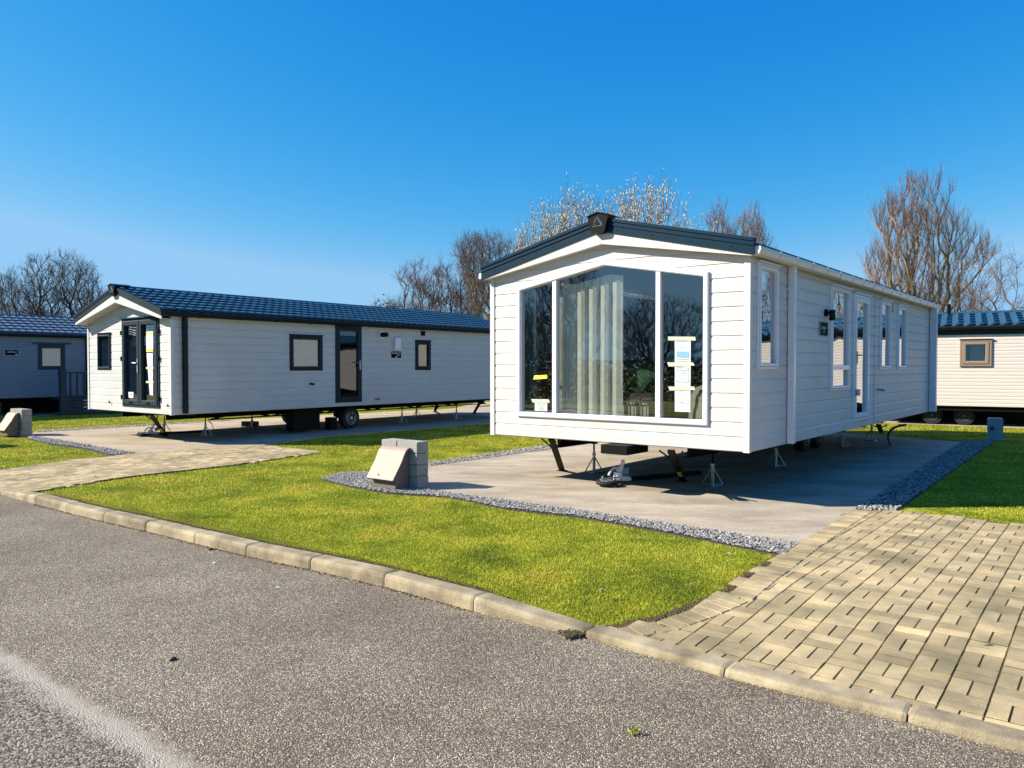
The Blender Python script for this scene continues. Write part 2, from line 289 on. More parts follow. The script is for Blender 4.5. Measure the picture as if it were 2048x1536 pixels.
m_pad = concrete_material('pad_concrete', (.31, .26, .195), (.44, .38, .295)); m_padB = concrete_material('pale_pad_concrete', (.36, .29, .20), (.46, .38, .28))
# ---- ground sheets
gx = np.arange(-16, 16.01, .125); gy = np.arange(-6, 22.01, .125); X_, Y_ = np.meshgrid(gx, gy); XY = np.c_[X_.ravel(), Y_.ravel()]
dk, _ = kdist(XY); Z = Hg(XY) - .012; Z[dk < .08] = -.3
V = np.c_[XY, Z]; nx = len(gx); ny = len(gy); I = (np.arange(ny - 1)[:, None] * nx + np.arange(nx - 1)).ravel(); Fq = np.c_[I, I + 1, I + nx + 1, I + nx]
keep = (dk[Fq] > -.5).any(1); Fq = Fq[keep]
base = len(V); V = np.r_[V, [(-900, 22, -.012), (900, 22, -.012), (900, 1500, -.012), (-900, 1500, -.012), (16, -6, -.012), (900, -6, -.012), (16, 22, -.012), (-900, 17.5, -.012), (-16, 17.5, -.012), (-16, 22, -.012)]]
Fq = np.r_[Fq, [[base, base + 1, base + 2, base + 3], [base + 4, base + 5, base + 1, base + 6], [base + 7, base + 8, base + 9, base]]]
tag(npmesh('ground', V, Fq, m_ground), kind='structure')
b = MB(); b.quad((-300, -300, -.1), (300, -300, -.1), (300, 30, -.1), (-300, 30, -.1)); tag(b.build('road', m_road), kind='structure')
far = [tuple(p + np.array([-.66, -.75]) * 11) for p in KP]; b = MB(); far = [(-300, far[0][1] + 60)] + far + [(200, -190), (200, -300), (-300, -300)]; b.prism(lambda a, c, d: (a, c, d), far, -.12, -.05); tag(b.build('ground', m_ground), kind='structure')
# ---- kerb
b = MB(); ss = []
for i in range(len(KP) - 1):
    a, c = KP[i], KP[i + 1]; L = np.linalg.norm(c - a); n = max(1, round(L / .915))
    for j in range(n): ss.append((a + (c - a) * j / n, a + (c - a) * (j + 1) / n, KD[i] + (KD[i + 1] - KD[i]) * j / n, KD[i] + (KD[i + 1] - KD[i]) * (j + 1) / n))
for a, c, d0, d1 in ss:
    e = (c - a) / np.linalg.norm(c - a); nv = np.array([-e[1], e[0]]); g_ = random.uniform(.003, .007); j = random.uniform(-.004, .004); jz = random.uniform(-.003, .003)
    ends = []
    for q, dd in ((a + e * g_, d0), (a + e * (g_ + .02), d0), (c - e * (g_ + .02), d1), (c - e * g_, d1)):
        top = .004 - .06 * dd + jz; ins = .006 if len(ends) in (0, 3) else 0
        prof = [(ins, -.16), (ins, top - .035 - ins), (.006 + ins, top - .016 - ins), (.02, top - .003 - ins), (.035, top - ins), (.15, top - ins), (.155, top - .01), (.155, -.16)]
        ends.append([tuple(np.r_[q + nv * (o + j), z]) for o, z in prof])
    k = len(b.v); n = 8
    for r_ in ends: b.v += r_
    for q in range(3):
        for i in range(n - 1): b.f.append((k + q * n + i, k + (q + 1) * n + i, k + (q + 1) * n + i + 1, k + q * n + i + 1))
    b.f.append(tuple(range(k, k + n))); b.f.append(tuple(range(k + 4 * n - 1, k + 3 * n - 1, -1)))
tag(b.build('kerb', m_kerb), kind='structure')
# ---- concrete pads
def sheet(name, px, m, z0, z1, world=None):
    pts = world or gpoly(px); b = MB(); b.prism(lambda a, c, d: (a, c, d), pts, z0, z1); return tag(b.build(name, m), kind='structure')
PAD_A = [(855, 934), (853, 983), (1150, 1022), (1400, 1060), (1597, 1090), (1707, 1022), (1925, 885), (1757, 872), (1390, 853)]
sheet('concrete_pad', PAD_A, m_pad, -.1, .012)
PAD_B = [(272, 908), (400, 899), (528, 890.7), (650, 873), (982, 847), (1150, 833), (1120, 806), (465, 840), (74, 861), (56, 874), (129, 883), (193, 894.5)]
sheet('concrete_pad', PAD_B, m_padB, -.1, .010)
sheet('concrete_pad', [(1700, 843), (2048, 856), (2600, 879), (2500, 835), (1700, 822)], m_padB, -.1, .009)
sheet('concrete_pad', [(-400, 838), (60, 834), (180, 822), (200, 808), (-200, 812)], m_pad, -.1, .008)
sheet('path', [(890, 822), (1010, 806), (1100, 797), (1060, 795), (950, 806)], m_padB, -.1, .007)
# ---- block paving
AXx = np.array([math.cos(R(38.44)), -math.sin(R(38.44))]); AXy = np.array([math.sin(R(38.44)), math.cos(R(38.44))])
def paving(name, poly, org, mod=.2, border=None, bpoly=None):
    P4 = np.array(poly); loc = np.c_[(P4 - org) @ AXx, (P4 - org) @ AXy]; lo = loc.min(0); hi = loc.max(0)
    bricks = []
    for i in range(int(math.floor(lo[0] / mod)) - 1, int(hi[0] / mod) + 2):
        for j in range(int(math.floor(lo[1] / mod)) - 1, int(hi[1] / mod) + 2):
            x, y = i * mod, j * mod; h = mod / 2
            if (i + j) % 2 == 0: bricks += [(x + h / 2, y + h, h, mod), (x + 1.5 * h, y + h, h, mod)]
            else: bricks += [(x + h, y + h / 2, mod, h), (x + h, y + 1.5 * h, mod, h)]
    B = np.array(bricks); C = org + B[:, :1] * AXx + B[:, 1:2] * AXy; kd, _ = kdist(C); ok = inpoly(C, poly) & (kd > .05)
    B = B[ok]; C = C[ok]; n = len(B); cs = np.zeros((n, 8, 3)); ang = rng.normal(0, .012, n); lift = rng.normal(0, .0011, n); gap = rng.uniform(.0022, .0040, n); gapy = rng.uniform(.0040, .0062, n); tilt = rng.normal(0, .0035, (n, 2))
    for k, (sx, sy) in enumerate(((-1, -1), (1, -1), (1, 1), (-1, 1))):
        for lvl, (ins, dz) in enumerate(((0., -.014), (.0022, 0.))):
            lx = sx * (B[:, 2] / 2 - gap - ins); ly = sy * (B[:, 3] / 2 - gapy - ins); rx = lx * np.cos(ang) - ly * np.sin(ang); ry = lx * np.sin(ang) + ly * np.cos(ang)
            p = C + rx[:, None] * AXx + ry[:, None] * AXy; z = Hg(p) + .016 + lift + dz + tilt[:, 0] * lx + tilt[:, 1] * ly; cs[:, lvl * 4 + k, :2] = p; cs[:, lvl * 4 + k, 2] = z
    V = [cs.reshape(-1, 3)]; T = np.array([(4, 5, 6, 7), (0, 1, 5, 4), (1, 2, 6, 5), (2, 3, 7, 6), (3, 0, 4, 7)]); Fa = [(np.arange(n)[:, None, None] * 8 + T).reshape(-1, 4)]; off = n * 8
    if border is not None:      # a soldier course along the border line
        bd = np.array(border); seg = np.linalg.norm(np.diff(bd, axis=0), axis=1); cum = np.r_[0, np.cumsum(seg)]; s = .05
        while s < cum[-1]:
            i = min(len(seg) - 1, int(np.searchsorted(cum, s) - 1)); t = (s - cum[i]) / seg[i]; q = bd[i] + (bd[i + 1] - bd[i]) * t; e = (bd[i + 1] - bd[i]) / seg[i]; nv = np.array([e[1], -e[0]])
            s += .104; c = q + nv * .1; a_ = random.gauss(0, .02); e = e * math.cos(a_) + nv * math.sin(a_); nv = np.array([e[1], -e[0]]); lf = random.gauss(0, .002); c8 = []
            if kdist(c)[0][0] < .11: continue
            for ins, dz in ((0, -.014), (.006, 0)):
                for sx, sy in ((-1, -1), (1, -1), (1, 1), (-1, 1)):
                    p = c + e * sx * (.049 - ins) + nv * sy * (.097 - ins); c8.append((*p, Hg(p)[0] + .0205 + lf + dz))
            V.append(np.array(c8)); Fa.append(T + off); off += 8
    tag(npmesh(name, np.concatenate(V), np.concatenate(Fa), m_brick), kind='structure')
    g1 = np.arange(P4[:, 0].min() - .2, P4[:, 0].max() + .2, .05); g2 = np.arange(P4[:, 1].min() - .2, P4[:, 1].max() + .2, .05); X, Y = np.meshgrid(g1, g2); XY = np.c_[X.ravel(), Y.ravel()]
    ins = inpoly(XY, poly) & (kdist(XY)[0] > .02); z = Hg(XY) + .0114 + rng.normal(0, .0005, len(XY)); nx = len(g1); I = (np.arange(len(g2) - 1)[:, None] * nx + np.arange(nx - 1)).ravel(); Q = np.c_[I, I + 1, I + nx + 1, I + nx]; Q = Q[ins[Q].all(1)]
    tag(npmesh(name + '_bed', np.c_[XY, z], Q, m_joint), kind='structure')
BORD = [(1140, 1250), (1209, 1240), (1272, 1232), (1321, 1224), (1394, 1205), (1455, 1186), (1528, 1139), (1597, 1090), (1707, 1022)]
R_far = [(1808, 1024), (2046, 1052), (2700, 1135)]
polyR = gpoly(BORD + R_far) + [(9.0, 1.5), (6, -2.5), (1.2, 3.2)]
paving('brick_driveway', polyR, gp(1597, 1090) + AXx * .2, border=gpoly(BORD))
LD = [(58, 981), (195, 961.5), (390, 940), (500, 926), (645, 905), (528, 890.7), (400, 899), (272, 908), (226, 913), (77, 930), (0, 936), (-250, 950)]
paving('brick_driveway', gpoly(LD) + [tuple(gp(-420, 960)), tuple(gp(-250, 985)), tuple(gp(0, 1003))], gp(309, 904))
# ---- gravel strips
def gravel(name, px_or_w, dens, size, world=False):
    poly = px_or_w if world else gpoly(px_or_w); P4 = np.array(poly); lo = P4.min(0); hi = P4.max(0); n = int((hi - lo).prod() * dens); XY = lo + rng.random((n, 2)) * (hi - lo); XY = XY[inpoly(XY, poly)]; n = len(XY)
    b = MB(); b.prism(lambda a, c, d: (a, c, d), poly, -.05, .006); o = tag(b.build(name + '_bed', m_gravelbase), kind='structure')
    T = np.array([(0, 2, 4), (2, 1, 4), (1, 3, 4), (3, 0, 4), (2, 0, 5), (1, 2, 5), (3, 1, 5), (0, 3, 5)]); D = np.array([(1, 0, 0), (-1, 0, 0), (0, 1, 0), (0, -1, 0), (0, 0, 1), (0, 0, -1)], float)
    sc = size * rng.uniform(.55, 1.3, (n, 1, 1)) * rng.uniform(.6, 1.2, (n, 6, 1)); V = D[None] * sc; V[:, :, 2] *= .6; a = rng.uniform(0, 6.28, n); c, s = np.cos(a), np.sin(a); x = V[:, :, 0] * c[:, None] - V[:, :, 1] * s[:, None]; y = V[:, :, 0] * s[:, None] + V[:, :, 1] * c[:, None]
    tl = rng.uniform(-.5, .5, (n, 1)); z = V[:, :, 2] + x * tl; V = np.stack([x + XY[:, :1], y + XY[:, 1:], z + .012 + size * .35 + rng.uniform(0, size * .7, (n, 1)) + Hg(XY)[:, None]], 2)
    tag(npmesh(name, V.reshape(-1, 3), (np.arange(n)[:, None, None] * 6 + T).reshape(-1, 3), m_stone), 'loose blue grey stone chippings edging the pads', 'gravel', kind='stuff')
GA = [(1597, 1090), (1570, 1113), (1300, 1060), (1150, 1034), (1010, 1018.5), (893, 995), (776, 987.5), (703, 975), (642, 960), (673, 949), (730, 945), (760, 955), (853, 981), (1150, 1021), (1400, 1059)]
gravel('gravel', GA, 2600, .0135)
gravel('gravel', [(853, 927), (1157, 883), (1390, 850), (1400, 854), (1180, 888), (855, 935)], 1300, .016)
gravel('gravel', [(1705, 1023), (1790, 1024), (1987, 884), (1925, 884)], 1500, .015)
gravel('gravel', [(272, 908), (226, 912), (168, 898), (100, 889), (56, 878), (66, 874), (129, 883), (193, 894.5)], 1000, .019)
gravel('gravel', [(74, 863), (306, 850), (465, 840.5), (465, 842), (306, 852), (74, 866)], 500, .02)
# ---- lawns
LAWN = [
 [(57, 981), (94, 979), (195, 1003), (293, 1022), (400, 1043), (520, 1070), (700, 1109), (850, 1144), (1000, 1180), (1150, 1244), (1209, 1239), (1272, 1231), (1321, 1223), (1394, 1204), (1455, 1185), (1528, 1138), (1570, 1111), (1300, 1060), (1150, 1033), (1010, 1017.5), (893, 994), (776, 987), (703, 974), (642, 959), (673, 948), (730, 944), (853, 926), (1157, 883), (1390, 850), (1700, 806), (1500, 806), (982, 847), (650, 874), (528, 891.5), (645, 905), (500, 926), (390, 940), (195, 961.5)],
 [(1790, 1023), (1987, 884), (1757, 871), (1700, 845), (2048, 857), (2700, 885), (2900, 1160), (2046, 1052), (1808, 1024)],
 [(-250, 949), (0, 936), (77, 930), (226, 913), (168, 898.5), (100, 889.5), (56, 878), (-60, 872), (-250, 890)],
 [(74, 862), (306, 849), (465, 840), (1000, 811), (1000, 806), (800, 812), (242, 822), (60, 834), (-250, 838), (-250, 872)]]
def grass(polys):
    Vs = []; n_tot = 0
    for pl in polys:
        poly = gpoly(pl); P4 = np.array(poly); lo = P4.min(0); hi = P4.max(0)
        for d0, d1, dens, hh in ((0, 7.5, 15000, .021), (7.5, 10.5, 8500, .023), (10.5, 15, 3600, .026), (15, 21, 1400, .030), (21, 30, 500, .036)):
            A_ = np.array([max(lo[0], -d1), max(lo[1], 0)]); B_ = np.array([min(hi[0], d1), min(hi[1], d1)])
            if (B_ <= A_).any(): continue
            n = int((B_ - A_).prod() * dens); XY = A_ + rng.random((n, 2)) * (B_ - A_); r = np.hypot(XY[:, 0], XY[:, 1]); XY = XY[(r >= d0) & (r < d1)]; XY = XY[inpoly(XY, poly)]
            XY = XY[(np.abs(XY[:, 0]) < XY[:, 1] * .75 + 1.2)]; kd, _ = kdist(XY); XY = XY[kd > .15]; n = len(XY)
            if not n: continue
            # thinner, shorter turf in worn patches
            q = np.sin(XY[:, 0] * 2.1 + 1.3 * np.sin(XY[:, 1] * 1.7)) * np.sin(XY[:, 1] * 2.6 + XY[:, 0] * .7); r = np.hypot(XY[:, 0], XY[:, 1])
            h = hh * .78 * rng.uniform(.45, 1.25, n) * (1 + .25 * q); w_ = .0011 + .00032 * r; a = rng.uniform(0, 6.28, n); lean = rng.uniform(.2, 1.0, n) * h; la = rng.uniform(0, 6.28, n)
            z = Hg(XY) - .012; dx = np.c_[np.cos(a), np.sin(a)] * w_[:, None]; tip = XY + np.c_[np.cos(la), np.sin(la)] * lean[:, None]
            Vs.append(np.stack([np.c_[XY - dx, z], np.c_[XY + dx, z], np.c_[tip, z + h]], 1)); n_tot += n
    V = np.concatenate(Vs).reshape(-1, 3); Fc = np.arange(len(V)).reshape(-1, 3)
    m = bpy.data.materials.new('grass_blades'); m.use_nodes = True; t = m.node_tree; p = t.nodes['Principled BSDF']; L = t.links.new; p.inputs['Roughness'].default_value = .55; p.inputs['Specular IOR Level'].default_value = .25
    tc = nn(t, 'ShaderNodeTexCoord'); a = nn(t, 'ShaderNodeTexNoise'); a.inputs['Scale'].default_value = 1.3; a.inputs['Detail'].default_value = 5; a.inputs['Roughness'].default_value = .65; L(tc.outputs['Object'], a.inputs[0])
    r = nn(t, 'ShaderNodeValToRGB'); e = r.color_ramp.elements; e[0].position = .33; e[0].color = (.19, .245, .022, 1); e[1].position = .70; e[1].color = (.68, .52, .10, 1); k = e.new(.47); k.color = (.38, .43, .035, 1); k = e.new(.60); k.color = (.54, .53, .055, 1); L(a.outputs[0], r.inputs[0])
    g = nn(t, 'ShaderNodeNewGeometry'); h = nn(t, 'ShaderNodeHueSaturation'); mr = nn(t, 'ShaderNodeMapRange'); mr.inputs[3].default_value = .5; mr.inputs[4].default_value = 1.45; L(g.outputs['Random Per Island'], mr.inputs[0]); L(mr.outputs[0], h.inputs['Value']); L(r.outputs[0], h.inputs['Color']); L(h.outputs[0], p.inputs['Base Color'])
    tr = nn(t, 'ShaderNodeBsdfTranslucent'); L(h.outputs[0], tr.inputs[0]); ms = nn(t, 'ShaderNodeMixShader'); ms.inputs[0].default_value = .35; L(p.outputs[0], ms.inputs[1]); L(tr.outputs[0], ms.inputs[2]); L(ms.outputs[0], t.nodes['Material Output'].inputs[0])
    tag(npmesh('grass', V, Fc, m), 'short yellow green mown grass covering the lawns', 'grass', kind='stuff'); print('grass blades', n_tot)
grass(LAWN)
# ------------------------------------------------------------------ mobile homes
class Home:
    def __init__(s, label, O, ang, W, L, b, t, zr, ze, so_, df, clad, trim, pitch, groove=.0105):
        s.O = np.array(O, float); s.a = R(ang); s.X = np.array([math.cos(s.a), -math.sin(s.a)]); s.Y = np.array([math.sin(s.a), math.cos(s.a)])
        s.W, s.L, s.b, s.t, s.zr, s.ze, s.so, s.df, s.clad, s.trim, s.pitch, s.groove = W, L, b, t, zr, ze, so_, df, clad, trim, pitch, groove
        s.root = thing('mobile_home', label, 'mobile home', (O[0], O[1], 0), -s.a, 'single storey mobile homes on the park')
        s.PF = lambda a, z, d: (a, -d, z); s.PS = lambda a, z, d: (s.W + d, a, z)
    def fpx(s, x, y, d=0.):      # photo pixel -> (along, height) on the front wall
        r = ray(x, y); o = s.O - s.Y * d; n = s.Y; k = (o @ n) / (r[:2] @ n); p = r * k; return float((p[:2] - s.O) @ s.X), float(p[2] + CH)
    def spx(s, x, y, d=0.):      # photo pixel -> (along, height) on the right side wall
        r = ray(x, y); o = s.O + s.X * (s.W + d); n = s.X; k = (o @ n) / (r[:2] @ n); p = r * k; return float((p[:2] - s.O) @ s.Y), float(p[2] + CH)
    def box(s, side, x0, y0, x1, y1, d=0.):
        f = s.fpx if side == 'F' else s.spx; A, B, C, D = f(x0, y0, d), f(x1, y0, d), f(x0, y1, d), f(x1, y1, d)
        return A[0], B[0], (C[1] + D[1]) / 2, (A[1] + B[1]) / 2
    def quad4(s, side, tl, tr, br, bl, d=0.):
        f = s.fpx if side == 'F' else s.spx; A, B, C, D = f(*tl, d), f(*tr, d), f(*br, d), f(*bl, d); return (A[0] + D[0]) / 2, (B[0] + C[0]) / 2, (C[1] + D[1]) / 2, (A[1] + B[1]) / 2
    def cladding(s, name, P, s0, s1, z0, z1, ops, clipF=None, label=None):
        b = MB(); g = s.groove; bp = sorted({s0, s1, *[v for o in ops for v in o[:2] if s0 < v < s1]}); k = 0
        while z0 + k * s.pitch < z1 - 1e-4:
            za = z0 + k * s.pitch; zb = min(za + s.pitch, z1); lv = [za, za + .004, za + .010, za + s.pitch * .80, za + s.pitch * .97, za + s.pitch]; ov = [.0, .0, g, g, .25 * g, 0.]; k += 1
            for a, c in zip(bp, bp[1:]):
                mid = (a + c) / 2; iv = [(za, zb)]
                for o in ops:
                    if o[0] <= mid <= o[1]:
                        iv = [q for (p0, p1) in iv for q in ((p0, min(p1, o[2])), (max(p0, o[3]), p1)) if q[1] - q[0] > 1e-4]
                for p0, p1 in iv:
                    zz = [p0] + [z for z in lv if p0 < z < p1] + [p1]; oo = np.interp(zz, lv, ov)
                    for i in range(len(zz) - 1): b.quad(P(a, zz[i], oo[i]), P(c, zz[i], oo[i]), P(c, zz[i + 1], oo[i + 1]), P(a, zz[i + 1], oo[i + 1]))
        if clipF:
            bm = bmesh.new(); vs = [bm.verts.new(v) for v in b.v]; [bm.faces.new([vs[i] for i in f]) for f in b.f]
            for co, no in clipF: bmesh.ops.bisect_plane(bm, geom=bm.verts[:] + bm.edges[:] + bm.faces[:], plane_co=co, plane_no=no, clear_outer=True)
            bm.verts.index_update(); b.v = [tuple(v.co) for v in bm.verts]; b.f = [tuple(v.index for v in f.verts) for f in bm.faces]; bm.free()
        o = b.build(name, s.clad, s.root)
        if label: o['label'] = label
        return o
    def shell(s, opsF, opsS, frontextra=None):
        W, L = s.W, s.L; m = (s.zr - s.ze) / (W / 2 + s.so); c0 = (W / 2, 0, s.zr - .05); n1 = Vector((m, 0, 1)).normalized(); n2 = Vector((-m, 0, 1)).normalized(); clip = [(c0, n1), (c0, n2)]
        if frontextra: frontextra(clip)
        else: s.cladding('front_wall', s.PF, 0, W, s.b, s.zr, opsF, clip)
        s.cladding('side_wall', s.PS, 0, L, s.b, s.t + .02, opsS)
        s.cladding('side_wall', lambda a, z, d: (-d, a, z), 0, L, s.b, s.t + .02, [])
        s.cladding('rear_wall', lambda a, z, d: (a, L + d, z), 0, W, s.b, s.zr, [], clip)
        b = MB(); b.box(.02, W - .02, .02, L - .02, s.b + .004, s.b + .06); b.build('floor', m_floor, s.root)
        for x, y in ((W, 0), (0, 0), (W, L), (0, L)):
            b = MB(); sx = 1 if x else -1; sy = 1 if y else -1; w_ = .055
            b.box(x - sx * w_, x + sx * .022, y + sy * .016, y + sy * .022, s.b - .004, s.t + .03); b.box(x + sx * .016, x + sx * .0215, y - sy * w_, y + sy * .0155, s.b - .004, s.t + .03); b.build('corner_trim', s.trim, s.root)
    def tiles(s, m, rows=6, tw=.2, amp=.02, flat=False):
        W, L = s.W, s.L; v0, v1 = -s.df, L + s.df * .8; b = MB(); sl = [(-s.so, s.ze - .03), (W / 2, s.zr - .035), (W + s.so, s.ze - .03), (W + s.so, s.ze - .0), (W / 2, s.zr), (-s.so, s.ze - .0)]
        b.prism(lambda a, z, d: (a, d, z), sl, v0 + .002, v1 - .002); roof = b.build('roof', m, s.root)
        if flat: return roof
        n = int((v1 - v0) / tw * 8); vv = np.linspace(v0, v1, n + 1); ph = (vv - v0) / tw * 2 * math.pi; wave = amp * (.5 + .5 * np.sin(ph)) ** 1.5; skew = .055 * np.sin(ph)
        for sd in (1, -1):
            xe = W + s.so if sd > 0 else -s.so; dx = W / 2 - xe; dz = s.zr - s.ze; ln = math.hypot(dx, dz); nrm = (dz * (1 if sd > 0 else -1) / ln, abs(dx) / ln)
            ts = []; hs_ = []
            for r_ in range(rows):
                for t_, h in ((0, .002), (.02, .048), (.5, .033), (.93, .012)): ts.append((r_ + t_) / rows); hs_.append(h)
            ts.append(1); hs_.append(.01); ts = np.array(ts); hs_ = np.array(hs_); T = np.clip(ts[:, None] - skew[None] / ln * (ts[:, None] < .98), -.01, 1); Hh = hs_[:, None] + wave[None] + (hs_[:, None] > .02) * .004
            X = xe + dx * T + nrm[0] * Hh; Zz = s.ze + dz * T + nrm[1] * Hh; Yv = np.broadcast_to(vv[None], X.shape); V = np.stack([X, Yv, Zz], 2).reshape(-1, 3)
            nr, nc = X.shape; I = (np.arange(nr - 1)[:, None] * nc + np.arange(nc - 1)).ravel(); o = npmesh('roof_tiles', V, np.c_[I, I + 1, I + nc + 1, I + nc], m, s.root, True)
            o.data.set_sharp_from_angle(angle=R(38))
        b = MB(); b.path([(W / 2, v0 + .02, s.zr + .022), (W / 2, v1 - .02, s.zr + .022)], .05, 10); b.build('ridge', m, s.root); return roof
    def barge(s, mdark, hb=.17, fas=None, fm=None, cap=True):
        W = s.W; y0 = s.df
        for sd in (1, -1):
            xe = W + s.so + .01 if sd > 0 else -s.so - .01; b = MB(); P = s.PF
            def seg(o0, o1, d0, d1): b.prism(P, [(W / 2, s.zr + o1 + .03), (xe, s.ze + o1 + .03), (xe, s.ze + o0 + .03), (W / 2, s.zr + o0 + .03)], d0, d1)
            seg(-hb, -hb * .48, y0 - .02, y0 + .012); seg(-hb * .45, -.028, y0 - .02, y0 + .022); seg(-.026, .012, y0 - .06, y0 + .034)
            for q in range(4):
                f = .12 + .25 * q; x = W / 2 + (xe - W / 2) * f; z = s.zr + (s.ze - s.zr) * f - hb * .72 + .03; b.tube(P(x, z, y0 + .01), P(x, z, y0 + .02), .007, .005, 6)
            b.build('bargeboard', mdark, s.root)
            if fas:
                za, ze_ = fas; b = MB(); x2 = W + s.so - .02 if sd > 0 else -s.so + .02
                b.prism(P, [(W / 2 + .002 * sd, s.zr - hb + .035), (x2, s.ze - hb + .035), (x2, min(ze_, s.ze - hb + .03)), (W / 2 + .002 * sd, za)], y0 - .03, y0 - .004); b.build('fascia', fm, s.root)
                b = MB(); b.prism(P, [(W / 2, za + .012), (x2, min(ze_, s.ze - hb + .03) + .012), (x2, min(ze_, s.ze - hb + .03) + .003), (W / 2, za + .003)], -.01, y0 - .031); b.build('soffit', fm, s.root)
        if cap:
            z = s.zr; b = MB(); c = W / 2
            b.prism(s.PF, [(c - .155, z + .045), (c, z + .085), (c + .155, z + .045), (c + .10, z - .15), (c + .075, z - .175), (c - .075, z - .175), (c - .10, z - .15)], y0 - .10, y0 + .075)
            b.prism(s.PF, [(c - .16, z + .047), (c, z + .087), (c + .16, z + .047), (c + .16, z + .055), (c, z + .097), (c - .16, z + .055)], y0 - .3, y0 + .09)
            o = b.build('ridge_cap', m_capm, s.root); b = MB(); P = s.PF; D = y0 + .076
            def bar(a, c_, w_=.0035): b.tube(P(a[0], a[1], D), P(c_[0], c_[1], D), w_, w_, 4)
            for A, B_ in (((c - .075, z - .095), (c - .035, z + .03)), ((c - .045, z - .07), (c - .01, z + .04)), ((c - .005, z + .04), (c + .075, z - .08)), ((c - .005, z + .01), (c + .05, z - .065)), ((c - .06, z - .085), (c + .06, z - .078))): bar(A, B_)
            e = b.build('emblem', m_galv, o)
    def gutter(s, m, z, r=.05, br=.9):
        W = s.W; x = W + s.so; b = MB(); prof = [(x - .03, z + .055), (x + .075, z + .055), (x + .082, z + .02), (x + .06, z - .03), (x + .02, z - .045), (x - .03, z - .04)]
        b.prism(lambda a, zz, d: (a, d, zz), prof, -s.df + .02, s.L + .05); o = b.build('gutter', m, s.root)
        y = .55
        while y < s.L:
            pr = [(x - .032, z + .06), (x + .08, z + .06), (x + .088, z + .02), (x + .065, z - .036), (x + .02, z - .051), (x - .032, z - .046)]; b = MB(); b.prism(lambda a, zz, d: (a, d, zz), pr, y, y + .035); y += br; b.build('gutter_bracket', m, o)
    def downpipe(s, m, v, z0, z1, w_=.068):
        b = MB(); b.box(s.W + .024, s.W + .024 + w_, v - w_ / 2, v + w_ / 2, z0, z1); o = b.build('downpipe', m, s.root)
        for f in (.06, .47, .86): z = z0 + (z1 - z0) * f; b = MB(); b.box(s.W + .014, s.W + .028 + w_, v - w_ / 2 - .012, v + w_ / 2 + .012, z, z + .018); b.build('pipe_bracket', m, o)
        return o
    def window(s, side, r, fm, gm, fw=.055, pr=.028, transom=None, name='window', drip=True, backing=None, bd=.07, sash=True, label=None):
        P = s.PF if side == 'F' else s.PS; a, c, z0, z1 = r; b = MB(); b.frame(P, rect(a, c, z0, z1), fw * .45, -.06, pr)
        ra = inset(rect(a, c, z0, z1), fw * .45); b.frame(P, ra, fw * .55, -.05, pr + .014)
        if drip: b.box(a - .015, c + .015, -.0, pr + .03, z1 + .001, z1 + .016, lambda x, d, z: P(x, z, d))
        if transom: b.box(a + fw * .6, c - fw * .6, -.04, pr + .012, transom - .035, transom + .035, lambda x, d, z: P(x, z, d))
        o = b.build(name, fm, s.root); (p0, q0), _, (p1, q1), _ = inset(rect(a, c, z0, z1), fw * .98)
        b = MB(); b.prism(P, rect(p0, p1, q0, q1), -.012, -.004); b.build('pane', gm, o)
        if backing:
            b = MB(); n = 26
            for i in range(n):
                x0 = p0 + (p1 - p0) * i / n; x1 = p0 + (p1 - p0) * (i + 1) / n; e0 = -bd - .006 * math.sin(i * 1.7); e1 = -bd - .006 * math.sin((i + 1) * 1.7)
                b.quad(P(x0, q0, e0), P(x1, q0, e1), P(x1, q1, e1), P(x0, q1, e0))
            b.build('blind', backing, o, True)
        if label: o['label'] = label
        return o
    def chassis(s, truss=False, wheels=None):
        W, L, zb = s.W, s.L, s.b; b = MB()
        for u in (W * .24, W * .76):
            b.box(u - .045, u + .045, .35, L - .3, zb - .013, zb - .002); b.box(u - .045, u + .045, .35, L - .3, zb - .16, zb - .148); b.box(u - .006, u + .006, .35, L - .3, zb - .147, zb - .014)
        y = .6
        while y < L: b.box(.12, W - .12, y - .02, y + .02, zb - .06, zb - .0025); y += 1.25
        b.build('chassis', m_black, s.root)
        if truss:
            b = MB(); x = W - .42; y = 1.1; zz = zb - .03; b.path([(x, 1.1, zb - .17), (x, L * .93, zb - .17)], .018, 6); k = 0; n_ = 12; st = (L * .93 - 1.1) / n_
            for k in range(n_): b.tube((x, 1.1 + st * k, zz if k % 2 else zb - .17), (x, 1.1 + st * (k + 1), zb - .17 if k % 2 else zz), .02, .02, 5)
            b.build('outrigger_truss', m_black, s.root)
        for (u, v, r, lit) in wheels or []:
            b = MB(); b.tube((u - .09, v, r + .012), (u + .09, v, r + .012), r, r, 28); o = b.build('wheel', m_rubber, s.root); b = MB()
            for rr_ in (.60, .42): [b.tube((u + .094, v + rr_ * r * math.cos(q * .3142), r + .012 + rr_ * r * math.sin(q * .3142)), (u + .094, v + rr_ * r * math.cos(q * .3142 + .3142), r + .012 + rr_ * r * math.sin(q * .3142 + .3142)), .010, .010, 6, False) for q in range(20)]
            b.tube((u + .0965, v, r + .012), (u + .108, v, r + .012), r * .2, r * .16, 16)
            for q in range(5): t_ = q * 1.2566; b.tube((u + .098, v + math.cos(t_) * r * .38, r + .012 + math.sin(t_) * r * .38), (u + .104, v + math.cos(t_) * r * .38, r + .012 + math.sin(t_) * r * .38), r * .06, r * .05, 6)
            b.build('rim', m_galv, o); b = MB(); b.tube((u - .5, v, r + .012), (u - .09, v, r + .012), .03, .03, 8); b.box(u - .28, u - .16, v - .28, v + .28, r + .04, zb - .14); b.build('axle', m_black, s.root)
